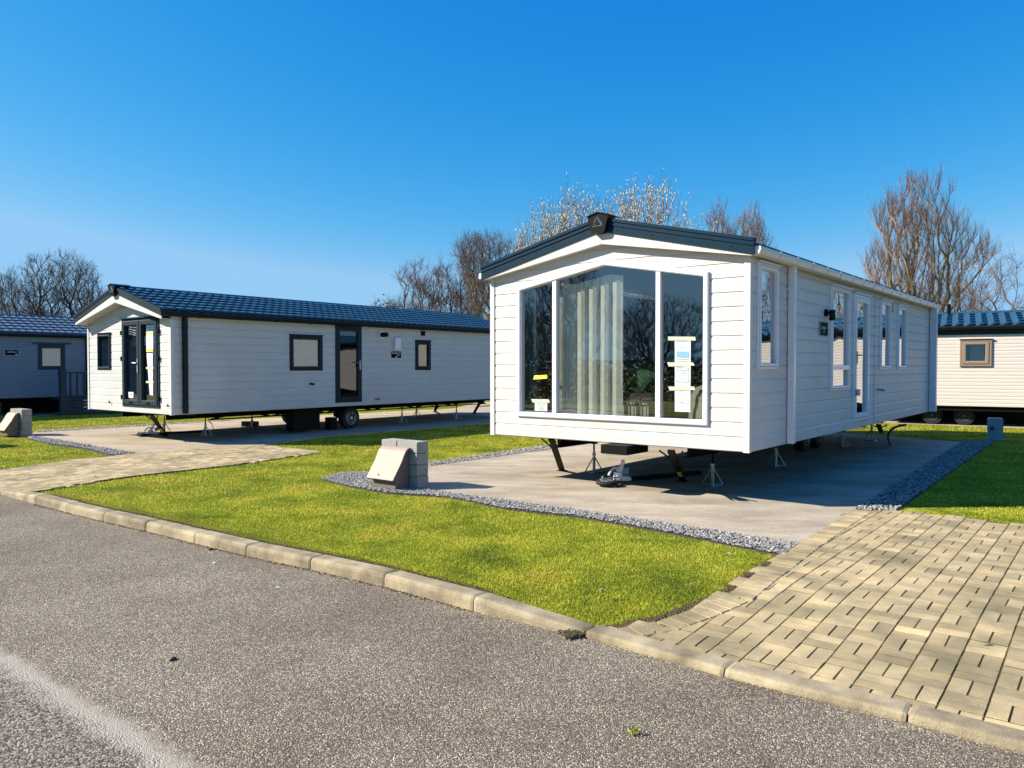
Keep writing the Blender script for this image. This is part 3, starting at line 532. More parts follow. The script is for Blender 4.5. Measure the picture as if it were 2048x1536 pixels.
    def leg(s, top, foot, yellow=True, wd=.06):
        T = Vector(top); Fo = Vector(foot); d = (Fo - T).normalized(); b = MB(); n = d.cross((0, 0, 1)).normalized() * wd / 2; e = Vector((0, 0, .0)); q = Vector((d.x, d.y, 0)).normalized().cross((0, 0, 1)) * wd / 2; up = d.cross(q.normalized()) * .018
        c = [T + q + up, T - q + up, T - q - up, T + q - up, Fo + q + up, Fo - q + up, Fo - q - up, Fo + q - up]; k = len(b.v); b.v += [tuple(x) for x in c]
        for f in ((0, 1, 5, 4), (1, 2, 6, 5), (2, 3, 7, 6), (3, 0, 4, 7), (4, 5, 6, 7), (0, 1, 2, 3)): b.f.append(tuple(k + i for i in f))
        m_ = T.lerp(Fo, .35); b.tube(T + Vector((d.x, d.y, 0)).normalized() * -.0 + q * 3.2, m_, .011, .011, 6); b.tube(T - q * 3.2, m_, .011, .011, 6); b.box(Fo.x - .06, Fo.x + .06, Fo.y - .06, Fo.y + .06, Fo.z - .008, Fo.z)
        o = b.build('corner_leg', m_black, s.root)
        if yellow:
            b = MB(); a1 = T.lerp(Fo, .62); a2 = T.lerp(Fo, .80); h = q * .7; u2 = up * 1.25
            for sg_ in (1, -1): b.quad(a1 + h + u2 * sg_, a1 - h + u2 * sg_, a2 - h + u2 * sg_, a2 + h + u2 * sg_)
            b.build('warning_sticker', m_yel, o)
        return o
    def w2(s, u, v): p = s.O + s.X * u + s.Y * v; return float(p[0]), float(p[1])
    def loc(s, xy): p = np.array(xy) - s.O; return float(p @ s.X), float(p @ s.Y)

# ================= home A: the near cream home
A = Home('cream static home nearest the camera, big gabled white framed front window and white side windows', (-.298 + .0, 11.24), 38.44, 3.83, 10.66, .637, 2.905, 3.50, 3.03, .09, .12, m_cream, m_creamtrim, .168)
A.O = np.array([-.2865, 11.244]); A.root.location = (*A.O, 0)
q = A.fpx; TL, AP, TR, BR_, BL_ = q(1037, 576), q(1208, 521.5), q(1420, 542), q(1417, 851.5), q(1036, 831.5)
x0 = (TL[0] + BL_[0]) / 2; x1 = (TR[0] + BR_[0]) / 2; zb = (BL_[1] + BR_[1]) / 2; zt = (TL[1] + TR[1]) / 2; xm = A.W / 2; za = AP[1]
print('A window', x0, x1, zb, zt, 'apex', AP)
pent = [(x0, zb), (x1, zb), (x1, zt), (xm, za), (x0, zt)]
def afront(clip):
    i_ = inset(pent, .03); lo = [(i_[0][0], i_[1][0], i_[0][1], 9)]
    A.cladding('front_wall', A.PF, 0, A.W, A.b, A.zr, lo, clip)
    mm = (za - zt) / (xm - x0)       # cladding between the window head and the gable
    for sd in (1, -1):
        b0, b1 = (xm, i_[1][0]) if sd > 0 else (i_[0][0], xm); n = Vector((-mm * sd, 0, -1)).normalized()
        A.cladding('front_wall', A.PF, b0, b1, A.b, A.zr, [], clip + [((xm, 0, za - .035), n)])
opsS = []
AW = [A.quad4('S', (1514, 522), (1555, 536), (1551.6, 739), (1511, 738)), A.quad4('S', (1659, 567.5), (1696, 582), (1696, 781), (1658, 781.6)), A.quad4('S', (1758.4, 598.7), (1779.5, 605.7), (1777, 739), (1757, 740)), A.quad4('S', (1793.6, 609), (1812, 616), (1808, 739), (1792, 739))]
AD = A.quad4('S', (1705.6, 583.5), (1737, 597.5), (1734, 838), (1704, 845.6)); print('A side windows', AW, 'door', AD)
shr = lambda r, d=.02: (r[0] + d, r[1] - d, r[2] + d, r[3] - d)
A.shell([], [shr(r) for r in AW] + [shr(AD)], afront)
A.tiles(m_barge, flat=True); A.barge(m_barge, .175, (3.20, 2.875), m_fascia)
A.gutter(m_gutter, 2.925, br=.62)
b = MB(); b.box(-A.so - .08, -A.so, -A.df + .02, A.L, 2.90, 2.98); b.build('gutter', m_upvc, A.root)
b = MB(); b.box(A.W + .003, A.W + .018, .0, A.L, A.t - .02, A.t + .03); b.build('soffit', m_creamtrim, A.root)
v_, z_ = A.spx(1574, 700); A.downpipe(m_upvc, v_, A.b + .01, A.t + .02, .078)
v_, z_ = A.spx(1858, 700); A.downpipe(m_upvc, v_, A.b + .01, A.t + .02, .13)
# front window
b = MB(); inn = b.frame(A.PF, pent, .065, -.07, .045)
ML, MR = A.fpx(1110.5, 700)[0], A.fpx(1317.5, 700)[0]; zs = lambda x, P_: P_[2][1] + (P_[3][1] - P_[2][1]) * (1 - abs(x - xm) / (P_[2][0] - xm))
for x in (ML, MR): b.prism(A.PF, [(x - .03, inn[0][1] - .01), (x + .03, inn[0][1] - .01), (x + .03, zs(x + .03, inn) + .01), (x - .03, zs(x - .03, inn) + .01)], -.06, .03)
WA = b.build('front_window', m_upvc, A.root)
for poly in ([(inn[0][0], inn[0][1]), (ML, inn[0][1]), (ML, zs(ML, inn)), (inn[0][0], inn[4][1])], [(ML, inn[0][1]), (MR, inn[0][1]), (MR, zs(MR, inn)), (xm, inn[3][1]), (ML, zs(ML, inn))], [(MR, inn[0][1]), (inn[1][0], inn[0][1]), (inn[1][0], inn[2][1]), (MR, zs(MR, inn))]):
    b = MB(); b.prism(A.PF, poly, -.02, -.012); b.build('pane', m_glassA, WA)
# room behind it
b = MB(); W = A.W
b.box(.05, .07, .08, 5, A.b + .06, 2.9); b.build('interior_partition', m_inner, A.root); b = MB(); b.box(.08, W - .08, 4.6, 4.63, A.b + .06, 2.88); b.box(.08, W - .08, .10, 4.6, 2.95, 2.97) if 0 else None
b.build('interior_partition', m_inner, A.root)
def blind(u0, u1, v, z0, z1, m, pitch=.075, amp=.03, tw=.5, top=None):
    b = MB(); n = int(abs(u1 - u0) / pitch)
    for i in range(n):
        u = u0 + (u1 - u0) * (i + .5) / n; a = tw + .35 * math.sin(i * 2.1); dx, dy = math.cos(a) * .043, math.sin(a) * .043; t = zs(u, inn) - .10 if top is None else top
        b.quad((u - dx, v - dy, z0), (u + dx, v + dy, z0), (u + dx, v + dy, t), (u - dx, v - dy, t)); b.quad((u - dx, v - dy + .001, z0), (u + dx, v + dy + .001, z0), (u + dx, v + dy + .001, t), (u - dx, v - dy + .001, t))
    return b.build('vertical_blind', m, WA)
uB = lambda px, d=-.12: A.fpx(px, 700, d)[0]
blind(uB(1118), uB(1242), .14, zb + .05, 2.6, m_blind, .058); blind(uB(1046), uB(1072), .14, zb + .05, 2.6, m_tealblind, .05, tw=1.0)
b = MB(); b.path([(uB(1069), .13, zb + .9), (uB(1069), .13, zs(uB(1069), inn))], .006, 6); b.build('blind_wand', m_upvc, WA); b = MB(); b.path([(uB(1243), .13, zb + .5), (uB(1243), .13, 2.7)], .006, 6); b.build('blind_wand', m_upvc, WA)
# furniture inside home A
ka = lambda px, py, d: A.fpx(px, py, -d)
def athing(name, label, cat, u, v, z, rz=0.): x, y = A.w2(u, v); return thing(name, label, cat, (x, y, z), -A.a + rz)
u, _z = ka(1268, 820, .45); sb = athing('sideboard', 'low grooved sideboard standing behind the middle pane of the big window', 'sideboard', u, .45, A.b + .062)
b = MB(); b.box(-.24, .24, 0, .4, .05, .42); [b.box(-.235 + i * .047, -.235 + i * .047 + .042, -.008, -.001, .07, .40) for i in range(10)]; b.build('cabinet', m_sofa, sb); b = MB(); b.box(-.26, .26, -.02, .42, .421, .45); b.build('top', m_sofa, sb)
u, zc = ka(1280, 752, 1.1); cu = athing('cushion', 'green patterned square cushion set on its corner behind the big window', 'cushion', u, 1.1, zc)
b = MB()
N = 12
for i in range(N):
    for j in range(N):
        def cp(a, c, sg_):
            h = .065 * (max(0, 1 - abs(a) ** 2.2) * max(0, 1 - abs(c) ** 2.2)) ** .5; x, z = a * .21, c * .21; return ((x - z) * .707, sg_ * h, (x + z) * .707)
        for sg_ in (1, -1): b.quad(*[cp(-1 + 2 * (i + di) / N, -1 + 2 * (j + dj) / N, sg_) for di, dj in ((0, 0), (1, 0), (1, 1), (0, 1))])
b.build('cover', m_cush, cu, True)
sf = athing('sofa', 'dark sofa base carrying the green cushion inside the near home', 'sofa', u, 1.25, A.b + .062); b = MB(); b.box(-.75, .9, -.28, .5, .04, zc - A.b - .30); b.box(-.75, .9, .12, .5, zc - A.b - .30, zc - A.b + .02); b.build('seat', m_floor, sf)
u, _z = ka(1392, 800, .5); ch = athing('armchair', 'pale armchair with dark piped scroll arm behind the right pane', 'armchair', u, .5, A.b + .062)
b = MB(); arm = [(-.10, 0), (.36, 0), (.36, .70), (.10, .70), (-.01, .66), (-.07, .57), (-.08, .44), (-.10, .40)]; b.prism(lambda a, z, d: (a, d, z), arm, 0, .55); b.build('arm', m_sofa, ch)
b = MB(); pp = [(x + .03, -.012, z) for x, z in ((.28, .66), (.12, .66), (.03, .62), (-.02, .54), (-.03, .43), (-.05, .38), (-.06, .30), (-.07, .02))]; b.path(pp, .008, 6); b.build('piping', m_black, ch)
kc = athing('kitchen_unit', 'dark kitchen wall cupboards with bar handles seen through the right pane', 'kitchen unit', ka(1375, 650, 2.6)[0], 2.6, 0); zk = ka(1375, 665, 2.6)[1]
for i in range(3):
    b = MB(); b.box(-.5 + i * .42, -.5 + i * .42 + .41, 0, .35, zk, zk + .6); d_o = b.build('cupboard_door', m_warm, kc); b = MB(); b.path([(-.5 + i * .42 + (.36 if i % 2 == 0 else .05), -.03, zk + .04), (-.5 + i * .42 + (.36 if i % 2 == 0 else .05), -.03, zk + .22)], .008, 6); b.build('handle', m_black, d_o)
b = MB(); b.box(-.55, 1.1, -.05, .6, A.b + .07, A.b + .95); b.build('base_cabinet', m_warm, kc)
# papers taped on the panes
def notice(name, label, home, side, quad, inks, tapes, cat='notice', d=.0, m=None):
    P = home.PF if side == 'F' else home.PS; f = home.fpx if side == 'F' else home.spx; pts = [f(x, y) for x, y in quad]; x, y = home.w2(*( (pts[0][0], 0) if side == 'F' else (home.W, pts[0][0])))
    r_ = thing(name, label, cat, (x, y, min(p[1] for p in pts)), -home.a); ox, oy = (pts[0][0], 0) if side == 'F' else (home.W, pts[0][0]); oz = r_.location.z
    PP = lambda a, z, dd: tuple(np.array(P(a, z, dd)) - np.array((ox, oy, oz)))
    def bil(fx, fy):
        A_, B_, C_, D_ = [np.array(p) for p in pts]; return (A_ * (1 - fx) + B_ * fx) * (1 - fy) + (D_ * (1 - fx) + C_ * fx) * fy
    b = MB(); n = 10
    for i in range(n):
        for j in range(3): b.quad(*[PP(*bil((j + dj) / 3, (i + di) / n), d + .003 + .004 * abs(math.sin((i + di) * 1.3 + (j + dj)))) for di, dj in ((0, 0), (0, 1), (1, 1), (1, 0))])
    b.build('sheet', m or m_paper, r_, True)
    for k_, (fx0, fx1, fy0, fy1, mm) in enumerate(inks):
        b = MB(); b.quad(*[PP(*bil(fx, fy), d + .009) for fx, fy in ((fx0, fy0), (fx1, fy0), (fx1, fy1), (fx0, fy1))]); b.build('printing', mm, r_)
    for tq in tapes:
        b = MB(); pq = [f(x_, y_) for x_, y_ in tq]; b.quad(*[PP(a_, z_, d + .011) for a_, z_ in pq]); b.build('tape', m_tape, r_)
    return r_
notice('notice', 'long white certificate strip taped inside the right pane of the near home', A, 'F', [(1350, 674), (1382, 675), (1381, 824), (1350, 823)],
  [(.3, .9, .015, .04, m_ink), (.1, .95, .055, .06, m_ink), (.3, .7, .13, .135, m_orange), (.12, .9, .19, .27, m_ink), (.12, .9, .29, .30, m_inkg), (.12, .9, .32, .327, m_inkg), (.12, .88, .405, .412, m_ink2), (.12, .14, .412, .595, m_ink2), (.86, .88, .412, .595, m_ink2), (.12, .88, .595, .602, m_ink2), (.12, .88, .44, .445, m_ink2),
   (.4, .46, .46, .49, m_orange), (.52, .62, .455, .465, m_ink), (.6, .64, .465, .495, m_ink), (.44, .6, .497, .508, m_green), (.25, .8, .53, .533, m_inkg), (.25, .8, .55, .553, m_inkg), (.25, .8, .57, .573, m_inkg), (.15, .85, .69, .693, m_inkg), (.3, .7, .72, .723, m_inkg), (.47, .53, .76, .78, m_inkg), (.2, .8, .85, .853, m_inkg), (.2, .3, .875, .882, m_inkg), (.42, .5, .872, .885, m_red), (.56, .64, .878, .89, m_inkg), (.75, .85, .876, .89, m_ink)],
  [[(1337, 673), (1391, 673.5), (1392.5, 681), (1337, 681)], [(1335, 724.5), (1387, 725), (1390, 731), (1338, 733)], [(1337, 773), (1389, 773), (1391, 780), (1340, 781)]])
notice('notice', 'small white notice with a green mark taped low inside the left pane', A, 'F', [(1070, 804), (1095, 804.5), (1095, 822.5), (1070, 821)],
  [(.15, .85, .05, .12, m_inkg), (.2, .8, .27, .36, m_ink), (.4, .65, .5, .58, m_inkg), (.35, .7, .65, .9, m_green)], [[(1063, 798), (1098, 798.5), (1101, 805.5), (1066, 805)]])
notice('notice', 'bright yellow sticker strip on the left pane of the big window', A, 'F', [(1069, 751), (1094, 749.5), (1095, 757), (1067, 759)], [(.15, .3, .3, .4, m_orange), (.6, .85, .4, .5, m_orange)], [], 'sticker', m=m_yel)
# side of home A
for i, r in enumerate(AW):
    A.window('S', r, m_upvc, m_glassD, fw=.075, transom=(A.spx(1676, 735)[1] if i == 1 else None), backing=m_inner, bd=.25)
DA = A.window('S', AD, m_upvc, m_glassD, fw=.13, name='door', backing=m_inner, bd=.3)
hv = AD[0] + .10; hz = A.spx(1712, 713)[1]; b = MB(); b.box(A.W + .045, A.W + .055, hv - .02, hv + .02, hz - .12, hz + .08); b.path([(A.W + .05, hv, hz + .02), (A.W + .09, hv, hz + .02), (A.W + .09, hv + .13, hz + .02)], .011, 8); b.build('handle', m_galv, DA)
b = MB(); zz = A.spx(1715, 784)[1]; b.box(A.W + .045, A.W + .09, hv - .05, hv + .05, zz - .05, zz + .05); b.build('key_box', m_galv, DA)
v_, zz = A.spx(1651, 629); b = MB(); b.tube((A.W + .012, v_ - .06, zz + .02), (A.W + .05, v_ - .06, zz + .02), .055, .055, 14); b.tube((A.W + .05, v_ - .06, zz + .02), (A.W + .10, v_ - .04, zz), .02, .02, 8); b.tube((A.W + .10, v_ - .02, zz - .09), (A.W + .10, v_ - .02, zz + .06), .042, .042, 14); b.build('wall_light', m_capm, A.root)
r = A.box('S', 1636.5, 644, 1652.5, 672); r = (r[0], r[1], A.spx(1637, 671)[1], A.spx(1637, 643)[1]); b = MB(); b.box(r[0], r[1], .014, .024, r[2], r[3], lambda a, d, z: A.PS(a, z, d)); sg = b.build('name_sign', m_signg, A.root)
b = MB(); b.frame(A.PS, rect(r[0] - .006, r[1] + .006, r[2] - .006, r[3] + .006), .01, .015, .028, .002); b.build('sign_edge', m_galv, sg)
cxs = (r[0] + r[1]) / 2; czs = (r[2] + r[3]) / 2; text(sg, 'lettering', 'Juniper', .075, A.PS, cxs, czs + .02, .026, m_galv, .15); b = MB(); b.prism(A.PS, [(cxs - .02, r[2] + .04), (cxs + .02, r[2] + .04), (cxs, r[2] + .085)], .0245, .0265); b.build('emblem', m_galv, sg)
v_, z_ = A.spx(1786, 617); b = MB(); b.box(A.W + .012, A.W + .03, v_ - .07, v_ + .07, z_ - .07, z_ + .09); b.build('vent', m_creamtrim, A.root)
v_, z_ = A.spx(1753, 779); b = MB(); b.tube((A.W + .0, v_, z_), (A.W + .13, v_ + .02, z_ - .01), .022, .022, 10); b.build('waste_pipe', m_galv, A.root)
v_ = A.spx(1748, 700)[0]; b = MB(); b.box(A.W + .008, A.W + .018, v_ - .02, v_ + .02, A.b, A.t); b.build('joint_strip', m_creamtrim, A.root)
A.chassis(wheels=[(A.W * .62, 6.4, .28, 0), (A.W * .62, 7.2, .28, 0), (A.W * .24 - .06, 6.4, .28, 0), (A.W * .24 - .06, 7.2, .28, 0)])
def legpx(h, tx, ty, fx, fy, yellow=True, wd=.06, tz=None):
    f = h.loc(gp(fx, fy)); tz = h.b - .02 if tz is None else tz; t = h.loc(gp(tx, ty, tz)); return h.leg((t[0], t[1], tz), (f[0], f[1], .022), yellow, wd)
legpx(A, 1103, 878, 1124, 943, False, .085); legpx(A, 1342, 902, 1366, 964, True, .085); legpx(A, 1757, 850, 1763, 866, False, .08)
b = MB(); u_, v_ = A.loc(gp(1230, 895, .6)); b.box(u_ - .18, u_ + .2, v_ - .05, v_ + .5, A.b - .12, A.b - .004); b.build('step_box', m_black, A.root)

# ================= home B: pale grey home with tiled roof
aB = 37.8; WB = 3.75; k = WB / 3.6; OB = np.array([-9.60005566, 17.54323759]) * k
B = Home('pale grey static home with dark french doors and a blue tiled roof, left of centre', OB, aB, WB, 11.45, .625, 2.70, 3.34, 2.77, .11, .26, m_grey, m_greytrim, .166, .010)
BWf = B.quad4('F', (196, 667), (223, 667), (223.5, 739.8), (197, 739.8)); BDf = B.quad4('F', (245.5, 638.5), (319.4, 634), (321.6, 817), (247.4, 811.5))
BS1 = B.quad4('S', (578.5, 669.4), (644.6, 672), (644.3, 741.3), (578.5, 741.3)); BSD = B.quad4('S', (669.7, 650.8), (722.7, 652.5), (722.7, 803.8), (670.3, 805.4)); BS2 = B.quad4('S', (829.8, 680.8), (861, 681.8), (860.7, 740.3), (829.8, 740.3))
print('B', BWf, BDf, BS1, BSD, BS2)
B.shell([shr(BWf), shr(BDf)], [shr(BS1), shr(BSD), shr(BS2)]); B.tiles(m_tileB, 7, .21, .036); B.barge(m_anth, .14, (3.03, 2.60), m_greytrim)
B.gutter(m_dgutter, 2.70, br=.95)
b = MB(); b.box(-B.so - .08, -B.so, -B.df + .02, B.L, 2.68, 2.76); b.build('gutter', m_dgutter, B.root)
v_, _ = B.spx(367, 720); B.downpipe(m_dgutter, v_, B.b + .02, B.t + .02, .085)
B.window('F', BWf, m_anth, m_glassB, fw=.075, backing=None)
b = MB(); a_, c_, z0, z1 = BWf; b.quad((a_ + .05, .35, z0), (a_ + .30, .35, z0), (a_ + .22, .35, z1), (a_ + .05, .35, z1)); b.build('curtain', m_paper, B.root)
a_, c_, z0, z1 = BDf; mid = (a_ + c_) / 2
b = MB(); b.frame(B.PF, rect(a_, c_, z0, z1), .045, -.06, .035); b.box(a_ - .02, c_ + .02, 0, .07, z1 + .001, z1 + .025, lambda x, d, z: B.PF(x, z, d)); DB = b.build('french_doors', m_anth, B.root)
for i, (p0, p1) in enumerate(((a_ + .047, mid - .004), (mid + .004, c_ - .047))):
    b = MB(); inn2 = b.frame(B.PF, rect(p0, p1, z0 + .047, z1 - .047), .105, -.03, .055); lf = b.build('door_leaf', m_anth, DB)
    b = MB(); (e0, f0), _, (e1, f1), _ = inn2; b.prism(B.PF, rect(e0, e1, f0, f1), -.012, -.004); b.build('pane', m_glassB, DB)
    for zz in (z0 + .15, z0 + 1.0, z1 - .35): b = MB(); b.box(*((p0 - .06, p0 - .035) if i == 0 else (p1 + .035, p1 + .06)), 0, .06, zz, zz + .1, lambda x, d, z: B.PF(x, z, d)); b.build('hinge', m_black, DB)
    b = MB(); xm_ = (p0 + p1) / 2; b.path([B.PF(xm_ - .07, z0 + .09, .06), B.PF(xm_ - .05, z0 + .11, .09), B.PF(xm_ + .05, z0 + .11, .09), B.PF(xm_ + .07, z0 + .09, .06)], .009, 6); b.build('pull_handle', m_black, DB)
b = MB(); zz = B.fpx(280, 729)[1]; b.box(mid - .05, mid - .015, .05, .075, zz - .17, zz + .12, lambda x, d, z: B.PF(x, z, d)); b.path([B.PF(mid - .03, zz + .03, .07), B.PF(mid - .03, zz + .03, .1), B.PF(mid - .20, zz + .035, .1)], .014, 6); b.build('handle', m_galv, DB)
for px, py in ((221, 804), (338, 811)):
    u_, z_ = B.fpx(px, py); b = MB(); b.path([B.PF(u_ - .05, z_ + .02, .01), B.PF(u_ + .03, z_, .05), B.PF(u_ + .05, z_ - .03, .05)], .012, 6); b.build('door_catch', m_capm, B.root)
b = MB(); b.box(.05, B.W - .05, 2.9, 2.93, B.b + .06, 2.68); b.build('interior_partition', m_inner, B.root)
b = MB(); b.box(.9, 1.6, 1.2, 1.9, B.b + .062, B.b + .75); b.build('interior_seating', m_floor, B.root)
b = MB()
for i in range(6): b.box(a_ + .1, c_ - .1, .12, .13, z1 - .55 + i * .035 - .03, z1 - .55 + i * .035 - .008)
b.build('slatted_blind', m_paper, DB)
notice('notice', 'white information sheets with yellow bands taped on the right french door', B, 'F', [(293, 663), (306.5, 662.5), (307, 704), (293, 704)], [(.05, .9, .05, .14, m_yel), (.02, .98, .86, .97, m_yel), (.1, .9, .3, .32, m_inkg), (.1, .9, .4, .42, m_inkg)], [], d=.0)
notice('notice', 'long crumpled white strip of paper hanging below the yellow banded sheets', B, 'F', [(293.5, 706), (306, 706.5), (306.5, 791), (300, 790)], [(.2, .8, .3, .32, m_ink), (.2, .8, .5, .51, m_ink2)], [[(293, 734), (308, 734), (308, 738), (293, 738)], [(293, 762), (308, 762), (308, 766), (293, 766)]])
notice('notice', 'small white card taped low on the left french door', B, 'F', [(257, 784), (267.5, 784), (267, 796), (258, 795.5)], [(.2, .8, .3, .5, m_inkg)], [])
B.window('S', BS1, m_anth, m_glassB, fw=.105, backing=m_blind, bd=.03)
DS = B.window('S', BSD, m_anth, m_glassB, fw=.14, name='door', backing=None)
cu_ = MB(); [cu_.quad((B.W - .3, BSD[0] + .16 + i * .03, BSD[2]), (B.W - .28 - .02 * (i % 2), BSD[0] + .19 + i * .03, BSD[2]), (B.W - .28 - .02 * (i % 2), BSD[0] + .17 + i * .015, BSD[3]), (B.W - .3, BSD[0] + .16 + i * .015, BSD[3])) for i in range(6)]; cu_.build('curtain', m_blind, DS)
hz = B.spx(717, 727)[1]; hv = BSD[1] - .08; b = MB(); b.box(B.W + .04, B.W + .055, hv - .02, hv + .02, hz - .16, hz + .08); b.path([(B.W + .05, hv, hz + .02), (B.W + .09, hv, hz + .02), (B.W + .09, hv - .15, hz + .02)], .013, 8); b.build('handle', m_galv, DS)
B.window('S', BS2, m_anth, m_glassB, fw=.115, backing=m_tealblind, bd=.03)
v_, z_ = B.spx(764, 669.7); b = MB(); b.tube((B.W + .012, v_ - .03, z_), (B.W + .035, v_ - .03, z_), .115, .11, 20); fl = b.build('flue', m_upvc, B.root); b = MB(); b.tube((B.W + .036, v_ - .03, z_), (B.W + .22, v_ - .03, z_), .065, .06, 16); b.build('flue_outlet', m_black, fl)
r = B.box('S', 786.5, 677, 800, 699); b = MB(); b.box(B.W + .012, B.W + .045, r[0] + .12, r[1], r[2], r[3]); hb_ = b.build('heater_vent', m_hook, B.root); b = MB(); b.box(B.W + .012, B.W + .09, r[0], r[0] + .20, r[2] - .01, r[3] + .01); [b.box(B.W + .046, B.W + .08, r[0] + .20, r[1] - .03, r[2] + .06 + i * .05, r[2] + .08 + i * .05) for i in range(6)]; b.build('vent_cover', m_upvc, hb_)
def plate(h, x0, y0, x1, y1):
    f = h.spx; a, z1 = f(x0, y0); c, z0 = f(x1, y1); z1b = f(x1, y0)[1]; z1 = (z1 + z1b) / 2; b = MB(); b.box(a, c, .012, .022, z0, z1, lambda p, d, z: h.PS(p, z, d)); o = b.build('name_sign', m_signb, h.root); b = MB(); b.frame(h.PS, rect(a - .008, c + .008, z0 - .008, z1 + .008), .012, .012, .026, .002); b.build('sign_edge', m_greytrim, o); return o, a, c, z0, z1
o, a, c, z0, z1 = plate(B, 781, 702.6, 801.4, 716.2); W_ = c - a; text(o, 'lettering', 'SAFFRON', W_ * .20, B.PS, (a + c) / 2, z0 + (z1 - z0) * .70, .024, m_white, .1); text(o, 'lettering', 'Plus', W_ * .16, B.PS, a + W_ * .72, z0 + (z1 - z0) * .40, .024, m_white, .3)
b = MB(); xm_ = (a + c) / 2; b.prism(B.PS, [(xm_ - .025, z0 + .015), (xm_ + .03, z0 + .015), (xm_ + .03, z0 + .04), (xm_, z0 + .065), (xm_ - .025, z0 + .04)], .0225, .025); b.build('emblem', m_white, o)
r = B.box('S', 841, 662, 849, 671.5); b = MB(); b.box(B.W + .012, B.W + .03, r[0], r[1], r[2], r[3]); b.build('vent', m_black, B.root)
r = B.box('S', 749.5, 797.5, 759, 799.6); b = MB(); b.box(B.W + .012, B.W + .022, r[0], r[1], r[2], r[3] + .01); b.build('side_reflector', m_red, B.root)
v_, z_ = B.spx(620, 767.5); b = MB(); b.tube((B.W, v_, z_), (B.W + .12, v_ + .03, z_ - .01), .025, .025, 10); b.build('waste_pipe', m_black, B.root)
v_ = B.spx(739, 720)[0]; b = MB(); b.box(B.W + .006, B.W + .015, v_ - .02, v_ + .02, B.b, B.t); b.build('joint_strip', m_greytrim, B.root)
wv = B.loc(gp(704, 840, .0)); wu = B.W - .42; va = B.spx(703.8, 831, -.3)[0]; vb = B.spx(612, 831, -.3)[0]
B.chassis(True, wheels=[(wu, va, .28, 1), (.9, va, .28, 0)])
b = MB(); b.box(B.W - .62, B.W - .30, vb - .35, vb + .42, .06, B.b - .02); b.build('wheel_box', m_black, B.root); b = MB(); b.box(B.W - .62, B.W - .38, va - .62, va - .42, .012, B.b - .3); b.build('wheel_chock', m_black, B.root)
legpx(B, 302, 829, 331, 873, True, .085); legpx(B, 963, 800, 948, 827, False, .085); legpx(B, 874, 811, 869.6, 824, False, .085)
b = MB(); u_, v_ = B.loc(gp(468, 838, .5)); b.path([(B.W - .6, v_ + t_ * .12, .50 - .14 * math.sin(t_ * 3.1) - (.25 * max(0, t_ - .7) * 3)) for t_ in np.linspace(0, 1.2, 12)], .008, 6); b.build('hanging_cable', m_black, B.root)

# ================= home C: slate blue home at the left edge
aC = 39.5; XC = np.array([math.cos(R(aC)), -math.sin(R(aC))]); YC = np.array([math.sin(R(aC)), math.cos(R(aC))]); WC = 3.7; PC = np.array([-16.76, 25.3])
C = Home('slate blue static home with narrow cladding at the left edge, behind the pale grey one', PC - YC * 8.0 - XC * WC, aC, WC, 11.0, .585, 2.70, 3.40, 2.75, .10, .2, m_slate, m_slate, .105, .010)
CW = C.quad4('S', (75.5, 688), (130, 690), (130, 739.4), (75.5, 739.4)); print('C win', CW)
C.shell([], [shr(CW)]); C.tiles(m_tileC, 6, .24, .036); C.barge(m_anth, .14, None); C.gutter(m_dgutter, 2.67, br=.9)
cw = C.window('S', CW, m_timber, m_glassB, fw=.13, backing=m_paper, bd=.03); b = MB(); b.box(C.W + .01, C.W + .07, CW[0] - .18, CW[1] + .18, CW[3] + .018, CW[3] + .06); b.build('head_trim', m_timber, cw)
o, a, c, z0, z1 = plate(C, 9, 699.5, 36.8, 711.2); text(o, 'lettering', 'Saffron', (c - a) * .25, C.PS, (a + c) / 2, (z0 + z1) / 2 + .02, .024, m_white, .35)
b = MB(); b.prism(C.PS, [(c - .10, z0 + .02), (c - .03, z0 + .02), (c - .03, z0 + .04), (c - .065, z0 + .055), (c - .1, z0 + .04)], .0225, .025); b.build('emblem', m_white, o)
v_, _ = C.spx(173, 720); C.downpipe(m_dgutter, v_, C.b, C.t, .08); C.chassis(wheels=[(C.W - .5, 5, .28, 0)])
b = MB(); b.box(C.W - 1.3, C.W - 1.1, C.spx(60, 800)[0] - 0.5, C.L, 0.02, C.b - .01); b.build('dark_underpanel', m_black, C.root)  # black panel set back beneath the floor
u_, v_ = C.loc(gp(90, 822, .3)); b = MB(); b.path([(C.W - .35, v_ - 1.2, C.b - .03), (C.W - .35, v_ - .3, .30), (C.W - .35, v_ + .05, .28), (C.W - .35, v_ + .12, .42)], .022, 6); b.build('drawbar', m_black, C.root)
# decking beside home C
p0 = np.array(gp(126, 831)); dk_ = thing('timber_decking', 'dark stained timber decking with spindle railing between the slate blue and grey homes', 'decking', (p0[0], p0[1], 0), -C.a)
b = MB(); b.box(-.09, .09, -.09, .09, 0, 1.55); b.box(-.11, .11, -.11, .11, 1.35, 1.45); b.build('post', m_timber, dk_)
b = MB(); b.box(-.09, .09, 3.0, 3.18, 0, 1.55); b.build('post', m_timber, dk_)
b = MB(); b.box(-.03, .03, .095, 2.99, 1.40, 1.46); b.box(-.03, .03, .095, 2.99, .60, .66); b.build('rail', m_timber, dk_)
for i in range(13): b = MB(); y = .22 + i * .21; b.box(-.022, .022, y, y + .05, .661, 1.399); b.build('spindle', m_timber, dk_)
b = MB(); b.box(-1.5, .02, .1, 3.1, .50, .555); b.build('deck_boards', m_timber, dk_)
b = MB(); [b.box(-.03, .0, .1, 3.0, .03 + i * .115, .03 + i * .115 + .105) for i in range(4)]; b.build('skirting', m_timber, dk_)

